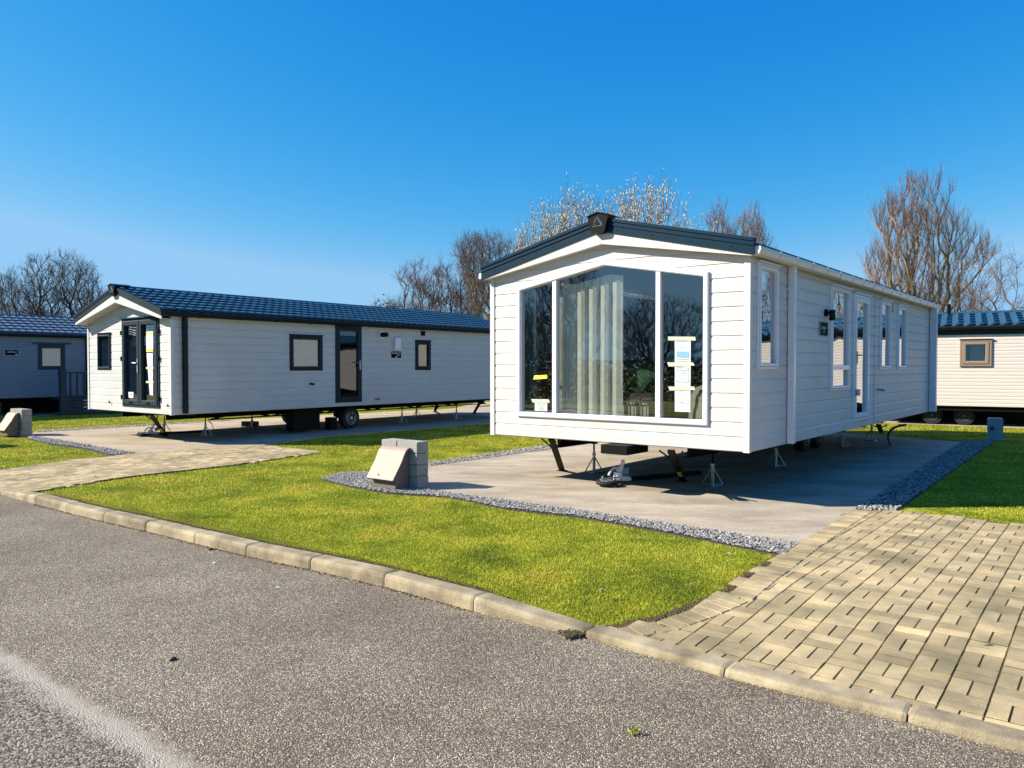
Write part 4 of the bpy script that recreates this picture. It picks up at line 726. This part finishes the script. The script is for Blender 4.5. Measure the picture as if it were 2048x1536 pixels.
# ================= home D: beige home behind on the right
aD = 120.; YD = np.array([math.sin(R(aD)), math.cos(R(aD))]); XD = np.array([math.cos(R(aD)), -math.sin(R(aD))]); WD = 3.8; PD = np.array([11.74, 21.5])
D = Home('beige static home with a brown framed window at the right edge, behind the cream one', PD - YD * 1.6 - XD * WD, aD, WD, 11.5, .545, 2.72, 3.18, 2.74, .12, .15, m_beige, m_beige, .094, .009)
DW = D.quad4('S', (1919.3, 678), (1984, 679), (1984, 733), (1919.3, 733)); print('D win', DW)
D.shell([], [shr(DW)]); D.tiles(m_tileB, 5, .28, .034); D.barge(m_anth, .14, None); D.gutter(m_dgutter, 2.68, br=5)
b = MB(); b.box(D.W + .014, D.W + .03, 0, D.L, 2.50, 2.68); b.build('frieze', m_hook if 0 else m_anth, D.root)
dw = D.window('S', DW, m_brown, m_glassB, fw=.15, backing=None, pr=.05)
b = MB(); a_, c_, z0, z1 = DW; mid = (a_ + c_) / 2
for i in range(7): x = mid - .12 + i * .05; b.quad((D.W - .2 - .02 * (i % 2), x, z0), (D.W - .2 - .02 * ((i + 1) % 2), x + .05, z0), (D.W - .2 - .02 * ((i + 1) % 2), x + .04, z1), (D.W - .2 - .02 * (i % 2), x + .0, z1))
b.build('curtain', m_paper, dw); b = MB(); b.path([(D.W - .18, mid - .20 - .1 * math.sin(t_), z0 + .1 + (z1 - z0 - .2) * t_ / 3.14) for t_ in np.linspace(0, 3.14, 12)], .012, 6); b.build('curtain_tie', m_paper, dw)
wl = [D.spx(x, 829, -.2)[0] for x in (1864, 1928)]; D.chassis(wheels=[(D.W - .35, v, .26, 0) for v in wl])
for c_ in list(D.root.children):
    for g_ in c_.children:
        if g_.name.startswith('rim'): g_.data.materials[0] = mat('dull_rim', (.09, .095, .10), .6, .2)
b = MB(); b.box(D.W - 1.2, D.W - 1.1, .3, D.L - .3, .02, D.b - .02); b.build('dark_underpanel', m_black, D.root)  # added black panel standing in for the shade under this home
b = MB(); b.box(D.W - .12, D.W - .06, .2, D.L - .2, D.b - .13, D.b - .07); b.build('chassis_rail', m_black, D.root)
v_ = D.spx(1896, 630)[0]; b = MB(); b.tube((D.W / 2 + .3, v_, D.zr - .05), (D.W / 2 + .3, v_, D.zr + .25), .05, .05, 10); b.tube((D.W / 2 + .3, v_, D.zr + .25), (D.W / 2 + .3, v_, D.zr + .29), .08, .03, 10); b.build('roof_vent', m_black, D.root)

# ------------------------------------------------------------------ axle stands under the homes
def stand(xy, top, label, rz=0., block=0.):
    o = thing('axle_stand', label, 'axle stand', (xy[0], xy[1], .012), rz, 'galvanised axle stands carrying the homes'); h = top - .012
    b = MB(); b.tube((0, 0, .02), (0, 0, h * .62), .022, .022, 10); b.tube((0, 0, h * .6), (0, 0, h * .66), .03, .03, 8); b.build('post', m_galv, o)
    b = MB(); b.tube((0, 0, h * .62), (0, 0, h - .012), .014, .014, 8); b.box(-.05, .05, -.05, .05, h - .012, h); b.build('screw_jack', m_black, o)
    f = [(.155 * math.cos(t_), .155 * math.sin(t_)) for t_ in (.3, 2.39, 4.49)]
    for x, y in f: b = MB(); b.tube((x, y, .012), (x * .12, y * .12, h * .50), .009, .009, 6); b.build('leg', m_galv, o)
    b = MB()
    for i in range(3): b.tube((*f[i], .012), (*f[(i + 1) % 3], .012), .009, .009, 6); b.tube((*f[i], .010), (0, 0, .014), .007, .007, 5)
    b.build('base', m_galv, o); return o
for (px, py, nm) in ((1188, 947, 'galvanised stand under the front of the cream home, left one'), (1425, 973, 'galvanised stand under the front of the cream home, below its right corner'), (1552, 934, 'galvanised stand in deep shade just behind the cream home front downpipe'), (1684, 894, 'galvanised stand in shade under the cream home door'), (1743, 883, 'galvanised stand farthest back under the cream home')):
    stand(gp(px, py), A.b - .17, nm, random.uniform(-.2, .2))
for (px, py, nm) in ((411, 873, 'galvanised stand under the grey home near its dark downpipe'), (504, 857, 'galvanised stand standing on a block under the grey home'), (590, 861, 'galvanised stand just left of the grey home wheels'), (804, 846, 'galvanised stand under the grey home below its flue'), (833, 835, 'far side galvanised stand beneath the grey home narrow window'), (913, 839, 'galvanised stand near the far end of the grey home'), (329, 866, 'galvanised stand behind the grey home front leg')):
    stand(gp(px, py), B.b - .17, nm, random.uniform(-.2, .2))
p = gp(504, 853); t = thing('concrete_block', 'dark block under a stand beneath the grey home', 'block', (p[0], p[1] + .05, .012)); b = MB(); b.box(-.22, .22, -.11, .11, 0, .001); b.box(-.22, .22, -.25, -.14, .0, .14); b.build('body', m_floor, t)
# ------------------------------------------------------------------ detached tow hitches
def hitch(xy, rz, label, s=1.):
    o = thing('tow_hitch', label, 'tow hitch', (xy[0], xy[1], .014), rz)
    b = MB(); b.box(-.02, .02 + 1.5, -.035, .035, .03, .09); b.build('drawbar', m_black, o)
    b = MB(); n = 20
    for i in range(n):
        a0, a1 = 2 * math.pi * i / n, 2 * math.pi * (i + 1) / n; b.tube((-.20 + .13 * math.cos(a0), .13 * math.sin(a0) - .05, .05), (-.20 + .13 * math.cos(a1), .13 * math.sin(a1) - .05, .05), .03, .03, 8, False)
    b.build('jockey_wheel', m_rubber, o); b = MB(); b.tube((-.20, -.05, .035), (-.20, -.05, .08), .09, .08, 16); b.tube((-.32, -.05, .095), (-.02, -.05, .11), .012, .012, 8); b.tube((-.28, -.06, .09), (-.29, -.06, .14), .014, .014, 8); b.build('wheel_hub', m_galv, o)
    b = MB(); b.tube((.0, 0, .06), (.02, 0, .16), .055, .062, 14); b.tube((.02, 0, .16), (.08, 0, .25), .042, .034, 12); b.tube((.08, 0, .25), (.10, 0, .30), .022, .03, 10); b.tube((.10, 0, .30), (.105, 0, .335), .03, .018, 10); b.tube((.05, 0, .08), (.22, 0, .06), .05, .04, 10); b.build('coupling_head', m_upvc, o)
    b = MB(); b.path([(.04, .02, .22), (-.03, .02, .23), (-.08, .02, .20), (-.13, .02, .13)], .016, 8); b.build('lever', m_upvc, o)
    b = MB(); b.tube((.17, .03, .13), (.17, .03, .22), .05, .05, 14); b.build('canister', m_hook, o)
    o.scale = (s, s, s); return o
hitch(gp(1234, 971), R(30), 'white and silver tow coupling with its jockey wheel lying before the cream home', 1.0)
hitch(gp(300, 873), R(35), 'white tow coupling on the ground beneath the grey home front doors', .85)
# ------------------------------------------------------------------ block pillars and meter boxes
def pillar(xyR, label, labm, back=0.):
    """xyR: ground point of the near right corner of the block pillar"""
    o = thing('block_pillar', label, 'block pillar', (xyR[0], xyR[1], .0), -R(38.44), 'block pillars holding meter boxes'); z = .02; b = MB(); b.box(-.70, .02, -.02, .24, -.01, .02); b.build('footing', m_block, o)
    for r_ in range(4):
        j = random.uniform(-.006, .006)
        for (x0, x1) in (((-.69, -.39), (-.382, 0)) if r_ % 2 else ((-.69, -.36), (-.35, 0))):
            b = MB(); zz0, zz1 = z + .003, z + .150; y0 = j + random.uniform(-.003, .003); y1 = .215 + j; c = .006
            b.box(x0 + c, x1 - c, y0, y1, zz0 + c, zz1 - c); b.box(x0, x1, y0 + c, y1 - c, zz0 + c, zz1 - c); b.box(x0 + c, x1 - c, y0 + c, y1 - c, zz0, zz1); b.build('block', m_block, o)
        z += .153
    x, y = np.array(xyR) + AXx * -.36 - AXy * .012; mtr = thing('meter_box', labm, 'meter box', (x, y, .01), -R(38.44), 'meter boxes against the block pillars')
    side = [(0, 0), (0, .50), (-.02, .545), (-.05, .56), (-.085, .54), (-.12, .48), (-.30, .155), (-.31, .13), (-.25, .12), (-.20, .0)]
    b = MB(); n = len(side); pts = [(.0, 0), (0, .50), (-.03, .53), (-.10, .45), (-.28, .135), (-.25, .12), (-.19, .0)]; b.prism(lambda a, z_, d: (d, a, z_), pts, -.235, .225); b.build('body', m_meterd, mtr)
    b = MB(); cur = [(-.0, .545), (-.045, .535), (-.085, .505), (-.12, .45), (-.16, .37), (-.32, .14)]; low = [(a - -.004, z_ - .014) for a, z_ in cur]
    b2 = [(a, z_) for a, z_ in cur] + [(a + .008, z_ - .012) for a, z_ in cur[::-1]]
    for i in range(len(cur) - 1):
        q_ = [cur[i], cur[i + 1], (cur[i + 1][0] + .01, cur[i + 1][1] - .012), (cur[i][0] + .01, cur[i][1] - .012)]; b.prism(lambda a, z_, d: (d, a, z_), q_, -.26, .25)
    b.build('lid', m_meter, mtr); b = MB(); b.tube((-.05, -.300, .19), (-.05, -.291, .175 + .02), .008, .008, 8); b.build('keyhole', m_black, mtr)
    b = MB(); b.box(-.232, .222, -.245, -.20, .02, .10); mtr2 = b.build('base_panel', m_meter if 0 else m_meterd, mtr)
pillar(gp(834, 980), 'grey concrete block pillar on the gravel at the corner of the near pad', 'pinkish meter box leaning on the near pillar')
pillar(gp(44, 873), 'pale block pillar at the front corner of the grey home pad, far left', 'pinkish meter box on the far left pillar, cut by the photo edge')
# unseen shrub added off frame to cast the shadow on the left lawn
p = gp(-150, 893); t = thing('shadow_shrub', 'unseen round shrub added off frame to cast a shadow across the left lawn', 'shrub', (p[0], p[1], 0)); n = 4000
u1 = rng.normal(size=(n, 3)); u1 /= np.linalg.norm(u1, axis=1)[:, None]; rr = rng.uniform(.5, 1, (n, 1)) ** .5; c = u1 * rr * np.array([.45, .45, .55]) + np.array([0, 0, .6]); e = rng.normal(size=(n, 3, 3)) * .035; V = (c[:, None] + e).reshape(-1, 3); npmesh('foliage', V, np.arange(len(V)).reshape(-1, 3), m_ivy, t); b = MB(); b.tube((0, 0, 0), (0, 0, .7), .04, .02, 8); b.build('stem', m_bark, t)
# hook-up post, hose
p = gp(1990, 880); t = thing('hook_up_post', 'blue grey electric hook up post on the shaded lawn at right', 'hook-up post', (p[0], p[1], 0), -R(30))
b = MB(); b.prism(lambda a, z_, d: (a, d, z_), [(-.15, .03), (.15, .03), (.15, .46), (.12, .49), (-.12, .49), (-.15, .46)], -.10, .10); b.build('housing', m_hook, t); b = MB(); b.tube((-.06, -.105, .27), (-.06, -.15, .26), .045, .04, 12); b.build('socket', m_hose, t)
b = MB(); b.box(.151, .158, -.06, .06, .33, .43); b.build('label_plate', m_signb, t); b = MB(); b.box(-.2, .2, -.14, .14, 0, .03); b.build('plinth', m_block, t)
pa = gp(1811, 851, A.b - .02); pb = gp(1782, 893); t = thing('hose_pipe', 'blue hose hanging from the rear of the cream home to the ground', 'hose', (pb[0], pb[1], 0)); b = MB()
b.path([(pa[0] - pb[0] + (pb[0] - pa[0]) * (s_ ** 1.6), (pa[1] - pb[1]) * (1 - s_), (A.b - .02) * (1 - s_ ** 1.3) + .01) for s_ in np.linspace(0, 1, 12)], .022, 8); b.build('tube', m_hose, t, True)
# small litter: weed on the road, leaves and stones
p = gp(1268, 1470, -.1); t = thing('weed', 'small yellow green weed lying on the asphalt near the bottom edge', 'weed', (p[0], p[1], -.1)); b = MB()
for i in range(70):
    a_ = random.uniform(0, 6.28); r_ = random.uniform(.005, .035); h = random.uniform(.005, .03); x, y = r_ * math.cos(a_), r_ * math.sin(a_) * .7; s_ = .008; b.quad((x, y, h), (x + random.gauss(0, s_), y + random.gauss(0, s_), h + random.uniform(-.005, .01)), (x + random.gauss(0, s_), y + random.gauss(0, s_), h + random.uniform(-.003, .012)))
b.build('leaves', m_weed, t)
for i, (px, py, z, m, lb, s_) in enumerate(((1280, 1121 - 41, 0, m_leaf, 'dry brown leaf on the front lawn', .03), (1458, 1111, 0, m_inkg, 'scrap of white litter on the lawn by the brick driveway', .03), (1202, 1185, 0, m_leaf, 'pale dry leaf on the lawn above the kerb', .025), (1382, 1174, 0, m_leaf, 'small pale petal on the lawn near the driveway edge', .016), (347, 1208 + 112, -.1, m_black, 'dark twig lying on the asphalt', .028), (428, 1127, -.1, m_paper, 'pale scrap on the asphalt just below the kerb', .022), (555, 1176, -.1, m_paper, 'pale paper flake on the asphalt in front of the lawn', .024), (422, 1100, -.1, m_black, 'dark clod beside the kerb foot', .03), (1930, 891, .0, m_paper, 'pale stone on the shaded gravel', .05), (190, 955, .0, m_black, 'dark clod on the far brick driveway', .035), (1740, 1022 - 4, .0, m_paper, 'pale chip at the edge of the shaded pad', .025))):
    p = gp(px, py, z); t = thing('debris', lb, 'debris', (p[0], p[1], z + (.006 if z < 0 else .02)), random.uniform(0, 3)); b = MB()
    b.quad((-s_, -s_ * .3, 0), (0, -s_ * .5, .004), (s_, 0, .006), (s_ * .3, s_ * .45, .008), (-s_ * .7, s_ * .35, .002)); b.quad((-s_, -s_ * .3, -.004), (0, -s_ * .5, -.002), (s_, 0, -.002), (s_ * .3, s_ * .45, 0), (-s_ * .7, s_ * .35, -.003)); b.build('flake', m, t)
# clods of soil and moss along the worn turf edges
n = 2600; bp_ = np.array(gpoly([(1130, 1247), (1209, 1238), (1321, 1222), (1455, 1183), (1528, 1137), (1575, 1109)])); s_ = rng.random(n) * (len(bp_) - 1); i_ = s_.astype(int); f_ = (s_ - i_)[:, None]; XY = bp_[i_] * (1 - f_) + bp_[i_ + 1] * f_ + rng.normal(0, .025, (n, 2)) + np.array([-.02, .02])
sz = rng.uniform(.004, .013, (n, 1, 1)); D6 = np.array([(1, 0, 0), (-1, 0, 0), (0, 1, 0), (0, -1, 0), (0, 0, .7), (0, 0, -.7)], float); V = D6[None] * sz * rng.uniform(.6, 1.2, (n, 6, 1)) + np.c_[XY, Hg(XY) + .004][:, None]; T = np.array([(0, 2, 4), (2, 1, 4), (1, 3, 4), (3, 0, 4), (2, 0, 5), (1, 2, 5), (3, 1, 5), (0, 3, 5)])
tag(npmesh('soil', V.reshape(-1, 3), (np.arange(n)[:, None, None] * 6 + T).reshape(-1, 3), mat('bare_soil', (.10, .07, .035), .95, .4, 20, island=.3)), 'bare brown soil and moss crumbs along the turf edge', 'soil', kind='stuff')

kk = KP[3:12]; n = 3200; s_ = rng.random(n) * (len(kk) - 1); i_ = s_.astype(int); f_ = (s_ - i_)[:, None]; e_ = kk[i_ + 1] - kk[i_]; nv_ = np.c_[-e_[:, 1], e_[:, 0]] / np.linalg.norm(e_, axis=1)[:, None]
sd_ = np.where(rng.random(n) < .7, .165 + np.abs(rng.normal(0, .018, n)), -np.abs(rng.normal(0, .02, n)) - .004); XY = kk[i_] * (1 - f_) + kk[i_ + 1] * f_ + nv_ * sd_[:, None]; zz_ = np.where(sd_ > 0, Hg(XY) + .0, -.098)
sz = rng.uniform(.003, .010, (n, 1, 1)); V = D6[None] * sz * rng.uniform(.6, 1.2, (n, 6, 1)) + np.c_[XY, zz_][:, None]
tag(npmesh('soil', V.reshape(-1, 3), (np.arange(n)[:, None, None] * 6 + T).reshape(-1, 3), MT['bare_soil']), 'crumbs of soil and grit along the kerb', 'soil', kind='stuff')
# ------------------------------------------------------------------ bare trees
def frusta(p0, p1, r0, r1, n):
    d = p1 - p0; d /= np.linalg.norm(d, axis=1)[:, None] + 1e-9; ref = np.where(np.abs(d[:, 2:3]) < .9, np.array([[0, 0, 1.]]), np.array([[1., 0, 0]])); a = np.cross(d, ref); a /= np.linalg.norm(a, axis=1)[:, None]; b = np.cross(d, a)
    t = np.arange(n) * 2 * math.pi / n; ring = np.cos(t)[None, :, None] * a[:, None] + np.sin(t)[None, :, None] * b[:, None]; V = np.concatenate([p0[:, None] + ring * r0[:, None, None], p1[:, None] + ring * r1[:, None, None]], 1)
    i = np.arange(n); j = (i + 1) % n; T = np.stack([i, j, n + j, n + i], 1); return V.reshape(-1, 3), (np.arange(len(p0))[:, None, None] * 2 * n + T).reshape(-1, 4)
def bare_tree(label, px, dist, H, Wd, n_nodes=900, bf=.35, base_r=.22, stems=1, zlow=.18, shape='dome', lean=(0, 0), up=.5, tw_n=4, tw_l=.55, tw_r=.008, mb=m_bark, mt=m_twig, seed=0, catkin=False, leaves=0, rootspread=.3, group='leafless trees beyond the homes', xy=None):
    r = np.random.default_rng(seed); x0, y0 = xy if xy else ((px - CX) / F * dist, dist); o = thing('bare_tree', label, 'tree', (x0, y0, -.02), 0, group)
    n_nodes = int(n_nodes * 1.35); tw_n = tw_n + 1; tw_r = tw_r * .78; pts = []
    while len(pts) < n_nodes:
        q = r.uniform(-1, 1, (n_nodes, 3)); z = (q[:, 2] + 1) / 2
        if shape == 'dome': rad = np.sqrt(np.clip(1 - ((z - .35) / .65) ** 2, 0, 1)) * np.where(z < .35, .55 + 1.3 * z, 1)
        elif shape == 'vase': rad = .25 + .75 * z ** .7; rad *= np.sqrt(np.clip(1 - ((z - .55) / .46) ** 4, 0, 1))
        elif shape == 'tall': rad = np.sqrt(np.clip(1 - ((z - .45) / .55) ** 2, 0, 1)) * (.8 + .2 * np.sin(z * 19 + q[:, 0] * 3))
        ang = np.arctan2(q[:, 1], q[:, 0]); lob = 1 + .16 * np.sin(3 * ang + seed) + .12 * np.sin(5 * z * 3 + seed * 2 + ang)
        ok = np.hypot(q[:, 0], q[:, 1]) < rad * lob; q = q[ok]; z = z[ok]; zz = H * (zlow + (1 - zlow) * z); pts += list(np.c_[q[:, 0] * Wd / 2 + lean[0] * z, q[:, 1] * Wd / 2 * .9 + lean[1] * z, zz])
    pts = np.array(pts[:n_nodes]); cl = r.normal(0, 1, (18, 3)); 
    roots = [np.array([r.normal(0, rootspread) if stems > 1 else 0, r.normal(0, rootspread) if stems > 1 else 0, 0.]) for _ in range(stems)]
    N = [*roots]; par = [-1] * stems; plen = [0.] * stems
    for q in roots:      # short trunk below the first fork
        for f in (.33, .66, 1.):
            N.append(q + np.array([lean[0] * .15 * f + q[0] * .5 * f, q[1] * .5 * f, H * zlow * .8 * f])); par.append(len(N) - 2 if f > .4 else [k for k in range(stems) if np.allclose(N[k], q)][0]); plen.append(H * zlow * .8 * f)
    pts = pts[np.argsort(np.linalg.norm(pts * np.array([1, 1, .9]), axis=1))]
    NA = np.zeros((len(N) + len(pts), 3)); NA[:len(N)] = N; PL = np.zeros(len(NA)); PL[:len(N)] = plen; PAR = np.zeros(len(NA), int); PAR[:len(N)] = par; k = len(N)
    for q in pts:
        d = q - NA[stems:k]; dl = np.linalg.norm(d, axis=1); pen = np.where(d[:, 2] < 0, 1 + 1.5 * np.abs(d[:, 2]) / (dl + .01), 1 + .0); cost = dl * pen * (1 + up * (1 - d[:, 2] / (dl + 1e-6)) * .5) + bf * PL[stems:k]; j = int(np.argmin(cost)) + stems
        NA[k] = q; PAR[k] = j; PL[k] = PL[j] + dl[j - stems]; k += 1
    # relax the nodes so limbs run smoothly
    kids = [[] for _ in range(k)]
    for i in range(k):
        if PAR[i] >= 0: kids[PAR[i]].append(i)
    for _ in range(2):
        NB = NA.copy()
        for i in range(stems * 4, k):
            if kids[i]: NB[i] = NA[i] * .5 + .25 * NA[PAR[i]] + .25 * np.mean(NA[kids[i]], 0)
        NA = NB
    cnt = np.zeros(k)
    for i in range(k - 1, -1, -1):
        if not kids[i]: cnt[i] = 1
        if PAR[i] >= 0: cnt[PAR[i]] += cnt[i]
    tot = max(cnt[:stems].max(), 1); rad = np.maximum(base_r * .85 * (cnt / tot) ** .54, tw_r * 1.2); idx = np.arange(stems, k); idx = idx[PAR[idx] >= 0]
    big = rad[idx] > base_r * .13
    rid = np.arange(k)
    for i in range(stems, k): rid[i] = rid[PAR[i]]
    for st in range(stems):
        I = idx[big & (rid[idx] == st)]
        if len(I): V, Fc = frusta(NA[PAR[I]], NA[I], np.minimum(rad[PAR[I]], rad[I] * 1.35), rad[I], 7); npmesh('trunk', V, Fc, mb, o, True)
    I = idx[~big]; P0 = [NA[PAR[I]]]; P1 = [NA[I]]; R0 = [np.minimum(rad[PAR[I]], rad[I] * 1.3)]; R1 = [rad[I] * .9]
    src = np.array([i for i in range(stems * 4, k) if len(kids[i]) <= 1]); cat = []
    for rep in range(tw_n):
        s = NA[src] + (NA[PAR[src]] - NA[src]) * r.random((len(src), 1)) * (rep > 0); d = NA[src] - NA[PAR[src]]; d /= np.linalg.norm(d, axis=1)[:, None] + 1e-9; d = d * .8 + r.normal(0, .42, d.shape) + np.array([0, 0, up * .7]); d /= np.linalg.norm(d, axis=1)[:, None]; L = tw_l * r.uniform(.45, 1.3, (len(src), 1))
        a = s; ra = np.full(len(src), tw_r)
        for seg in range(3):
            d2 = d + r.normal(0, .16, d.shape) + np.array([0, 0, up * .22]); d2 /= np.linalg.norm(d2, axis=1)[:, None]; e = a + d2 * L / 3; P0.append(a); P1.append(e); R0.append(ra * (1 - seg * .25)); R1.append(ra * (.75 - seg * .25) + .001)
            if seg < 2:
                d3 = d2 + r.normal(0, .55, d.shape) + np.array([0, 0, up * .3]); d3 /= np.linalg.norm(d3, axis=1)[:, None]; P0.append(e); P1.append(e + d3 * L * .42 * r.uniform(.6, 1.2, L.shape)); R0.append(ra * .6); R1.append(ra * .25)
            if catkin:
                for _ in range(4): cat.append(a + (e - a) * r.random((len(a), 1)))
            a = e; d = d2
    V, Fc = frusta(np.concatenate(P0), np.concatenate(P1), np.concatenate(R0), np.concatenate(R1), 3); npmesh('crown', V, Fc, mt, o)
    if catkin:
        c = np.concatenate(cat); c = c[r.random(len(c)) < .5]; c = c[c[:, 2] > H * .45]; n = len(c); T = np.array([(0, 2, 4), (2, 1, 4), (1, 3, 4), (3, 0, 4), (2, 0, 5), (1, 2, 5), (3, 1, 5), (0, 3, 5)]); V = c[:, None] + D6[None] * np.array([.022, .022, .06]) * r.uniform(.6, 1.3, (n, 1, 1)); npmesh('catkins', V.reshape(-1, 3), (np.arange(n)[:, None, None] * 6 + T).reshape(-1, 3), m_catkin, o)
    if leaves:
        c = NA[r.integers(stems * 4, k, leaves)] + r.normal(0, .22, (leaves, 3)); V = (c[:, None] + r.normal(0, .05, (leaves, 3, 3))).reshape(-1, 3); npmesh('leaves', V, np.arange(len(V)).reshape(-1, 3), m_ivy, o)
    return o
ht = lambda ypx, d: CH + (HY - ypx) / F * d
bare_tree('broad domed leafless tree behind the slate blue home at far left', 118, 46, ht(507, 46), 7.0, 1500, .32, .30, 3, .16, 'dome', up=.35, tw_n=4, tw_l=.6, tw_r=.009, mb=m_twigd, mt=m_twigd, seed=3, rootspread=.35)
bare_tree('low reddish leafless thicket at the left edge above the slate blue roof', 22, 50, ht(570, 50), 4.6, 700, .3, .14, 4, .1, 'dome', up=.3, tw_n=4, tw_l=.6, tw_r=.010, mb=m_twigd, mt=m_twig, seed=12, rootspread=.9)
bare_tree('leafless tree with two round heads above the grey home roof', 838, 48, ht(520, 48), 3.6, 700, .34, .17, 2, .2, 'tall', up=.5, tw_l=.55, mt=m_twig, seed=5, rootspread=.4)
bare_tree('slim leafless tree just right of the two headed one', 888, 47, ht(514, 47), 2.2, 420, .36, .13, 1, .25, 'tall', up=.5, tw_l=.5, mt=m_twig, seed=6)
bare_tree('sweeping leafless tree leaning left, next to the cream home roof edge', 1000, 44, ht(468, 44), 4.6, 1000, .36, .24, 2, .14, 'vase', lean=(-.9, 0), up=.35, tw_l=.55, mb=m_barkg, mt=m_twig, seed=8)
bare_tree('slim leafless tree filling the gap between the round headed trees and the sweeping one', 935, 47, ht(498, 47), 2.6, 520, .36, .15, 1, .22, 'tall', up=.5, tw_l=.55, mt=m_twig, seed=7)
bare_tree('low ivy clad shrub tree peeping over the grey home ridge', 772, 42, ht(598, 42), 3.2, 260, .3, .09, 2, .25, 'dome', up=.1, tw_n=3, tw_l=.5, mt=m_twigd, seed=9, leaves=2600)
bare_tree('reddish small tree rising just behind the cream home left eave', 1048, 40, ht(468, 40), 1.9, 380, .36, .10, 1, .25, 'tall', up=.6, tw_l=.5, mt=m_twigr, seed=15)
bare_tree('pussy willow with pale catkins rising behind the cream home gable', 1165, 30, ht(412, 30), 3.8, 480, .42, .13, 4, .3, 'dome', up=1.2, tw_n=1, tw_l=1.2, tw_r=.010, mt=m_twig, seed=21, catkin=True, rootspread=.6, group='catkin willows behind the cream home')
bare_tree('low pussy willow with pale catkins at the left shoulder of the cream home gable', 1085, 31, ht(452, 31), 2.4, 260, .42, .11, 3, .3, 'dome', up=1.2, tw_n=1, tw_l=1.2, tw_r=.010, mt=m_twigr, seed=23, catkin=True, rootspread=.5, group='catkin willows behind the cream home')
bare_tree('taller pussy willow with pale catkins behind the cream home roof slope', 1295, 29, ht(392, 29), 4.0, 520, .42, .13, 4, .3, 'dome', up=1.2, tw_n=1, tw_l=1.2, tw_r=.010, mt=m_twigr, seed=22, catkin=True, rootspread=.6, group='catkin willows behind the cream home')
bare_tree('leafless tree with a nest like clump behind the cream home roof', 1440, 45, ht(400, 45), 2.2, 500, .36, .15, 1, .3, 'tall', up=.8, tw_l=.6, mt=m_twigr, seed=31)
bare_tree('rounded leafless tree showing over the cream home right eave', 1500, 44, ht(408, 44), 2.9, 700, .34, .18, 1, .3, 'tall', up=.6, tw_l=.6, mt=m_twigr, seed=32)
bare_tree('tall many stemmed reddish tree over the far end of the cream home', 1832, 40, ht(345, 40), 6.5, 1350, .36, .30, 5, .1, 'tall', up=1.2, tw_n=5, tw_l=.75, tw_r=.008, mb=m_barkg, mt=m_twigr, seed=41, rootspread=.8)
bare_tree('arching low leafless tree to the right above the beige home', 1925, 37, ht(500, 37), 4.6, 420, .22, .16, 2, .22, 'dome', lean=(.9, 0), up=.05, tw_n=3, tw_l=.7, tw_r=.007, mb=m_bark, mt=m_twig, seed=42)
# trees standing beyond the left and right of the frame, seen mirrored in the windows
G2 = 'leafless trees beyond the frame, mirrored in windows'
for i, (x, y, h, wd) in enumerate(((-44, -3, 11.0, 8), (-50, -13, 8.0, 9), (-42, -17, 11, 8), (-52, 8, 7.5, 8), (-60, -5, 7, 9), (-48, 2, 6, 9))):
    bare_tree(['dark domed tree over the road, mirrored in the middle pane', 'low dark tree over the road, second from the frame edge', 'tallest dark tree over the road, mirrored in the right pane', 'small dark tree over the road beyond the left lawn', 'far dark tree over the road behind the others', 'low spreading tree over the road, leftmost in the reflection'][i], 0, 0, h, wd, 800, .32, .22, 2, .12, 'dome', up=.3, tw_n=4, tw_l=.7, tw_r=.014, mb=m_twigd, mt=m_twigd, seed=60 + i, xy=(x, y), group=G2)
t = thing('hedge', 'unseen dark hedge added across the road to darken the big window reflection', 'hedge', (-25, -2, 0)); n = 26000  # added out of view to darken the low reflection in the front window
c = rng.uniform(-1, 1, (n, 3)) * np.array([.6, 16, 1.0]) + np.array([0, 0, 1.0]); c[:, 2] += .12 * np.sin(c[:, 1] * 1.7); e = rng.normal(size=(n, 3, 3)) * .07; V = (c[:, None] + e).reshape(-1, 3); npmesh('foliage', V, np.arange(len(V)).reshape(-1, 3), m_ivy, t)
bare_tree('leafless tree beyond the beige home, mirrored in the side windows', 0, 0, 10, 7, 800, .34, .22, 2, .15, 'dome', up=.5, tw_n=4, tw_l=.7, tw_r=.011, mb=m_bark, mt=m_twig, seed=70, xy=(31, 29), group=G2)
print('objects', len(bpy.data.objects), 'faces', sum(len(o.data.polygons) for o in bpy.data.objects if o.type == 'MESH'))
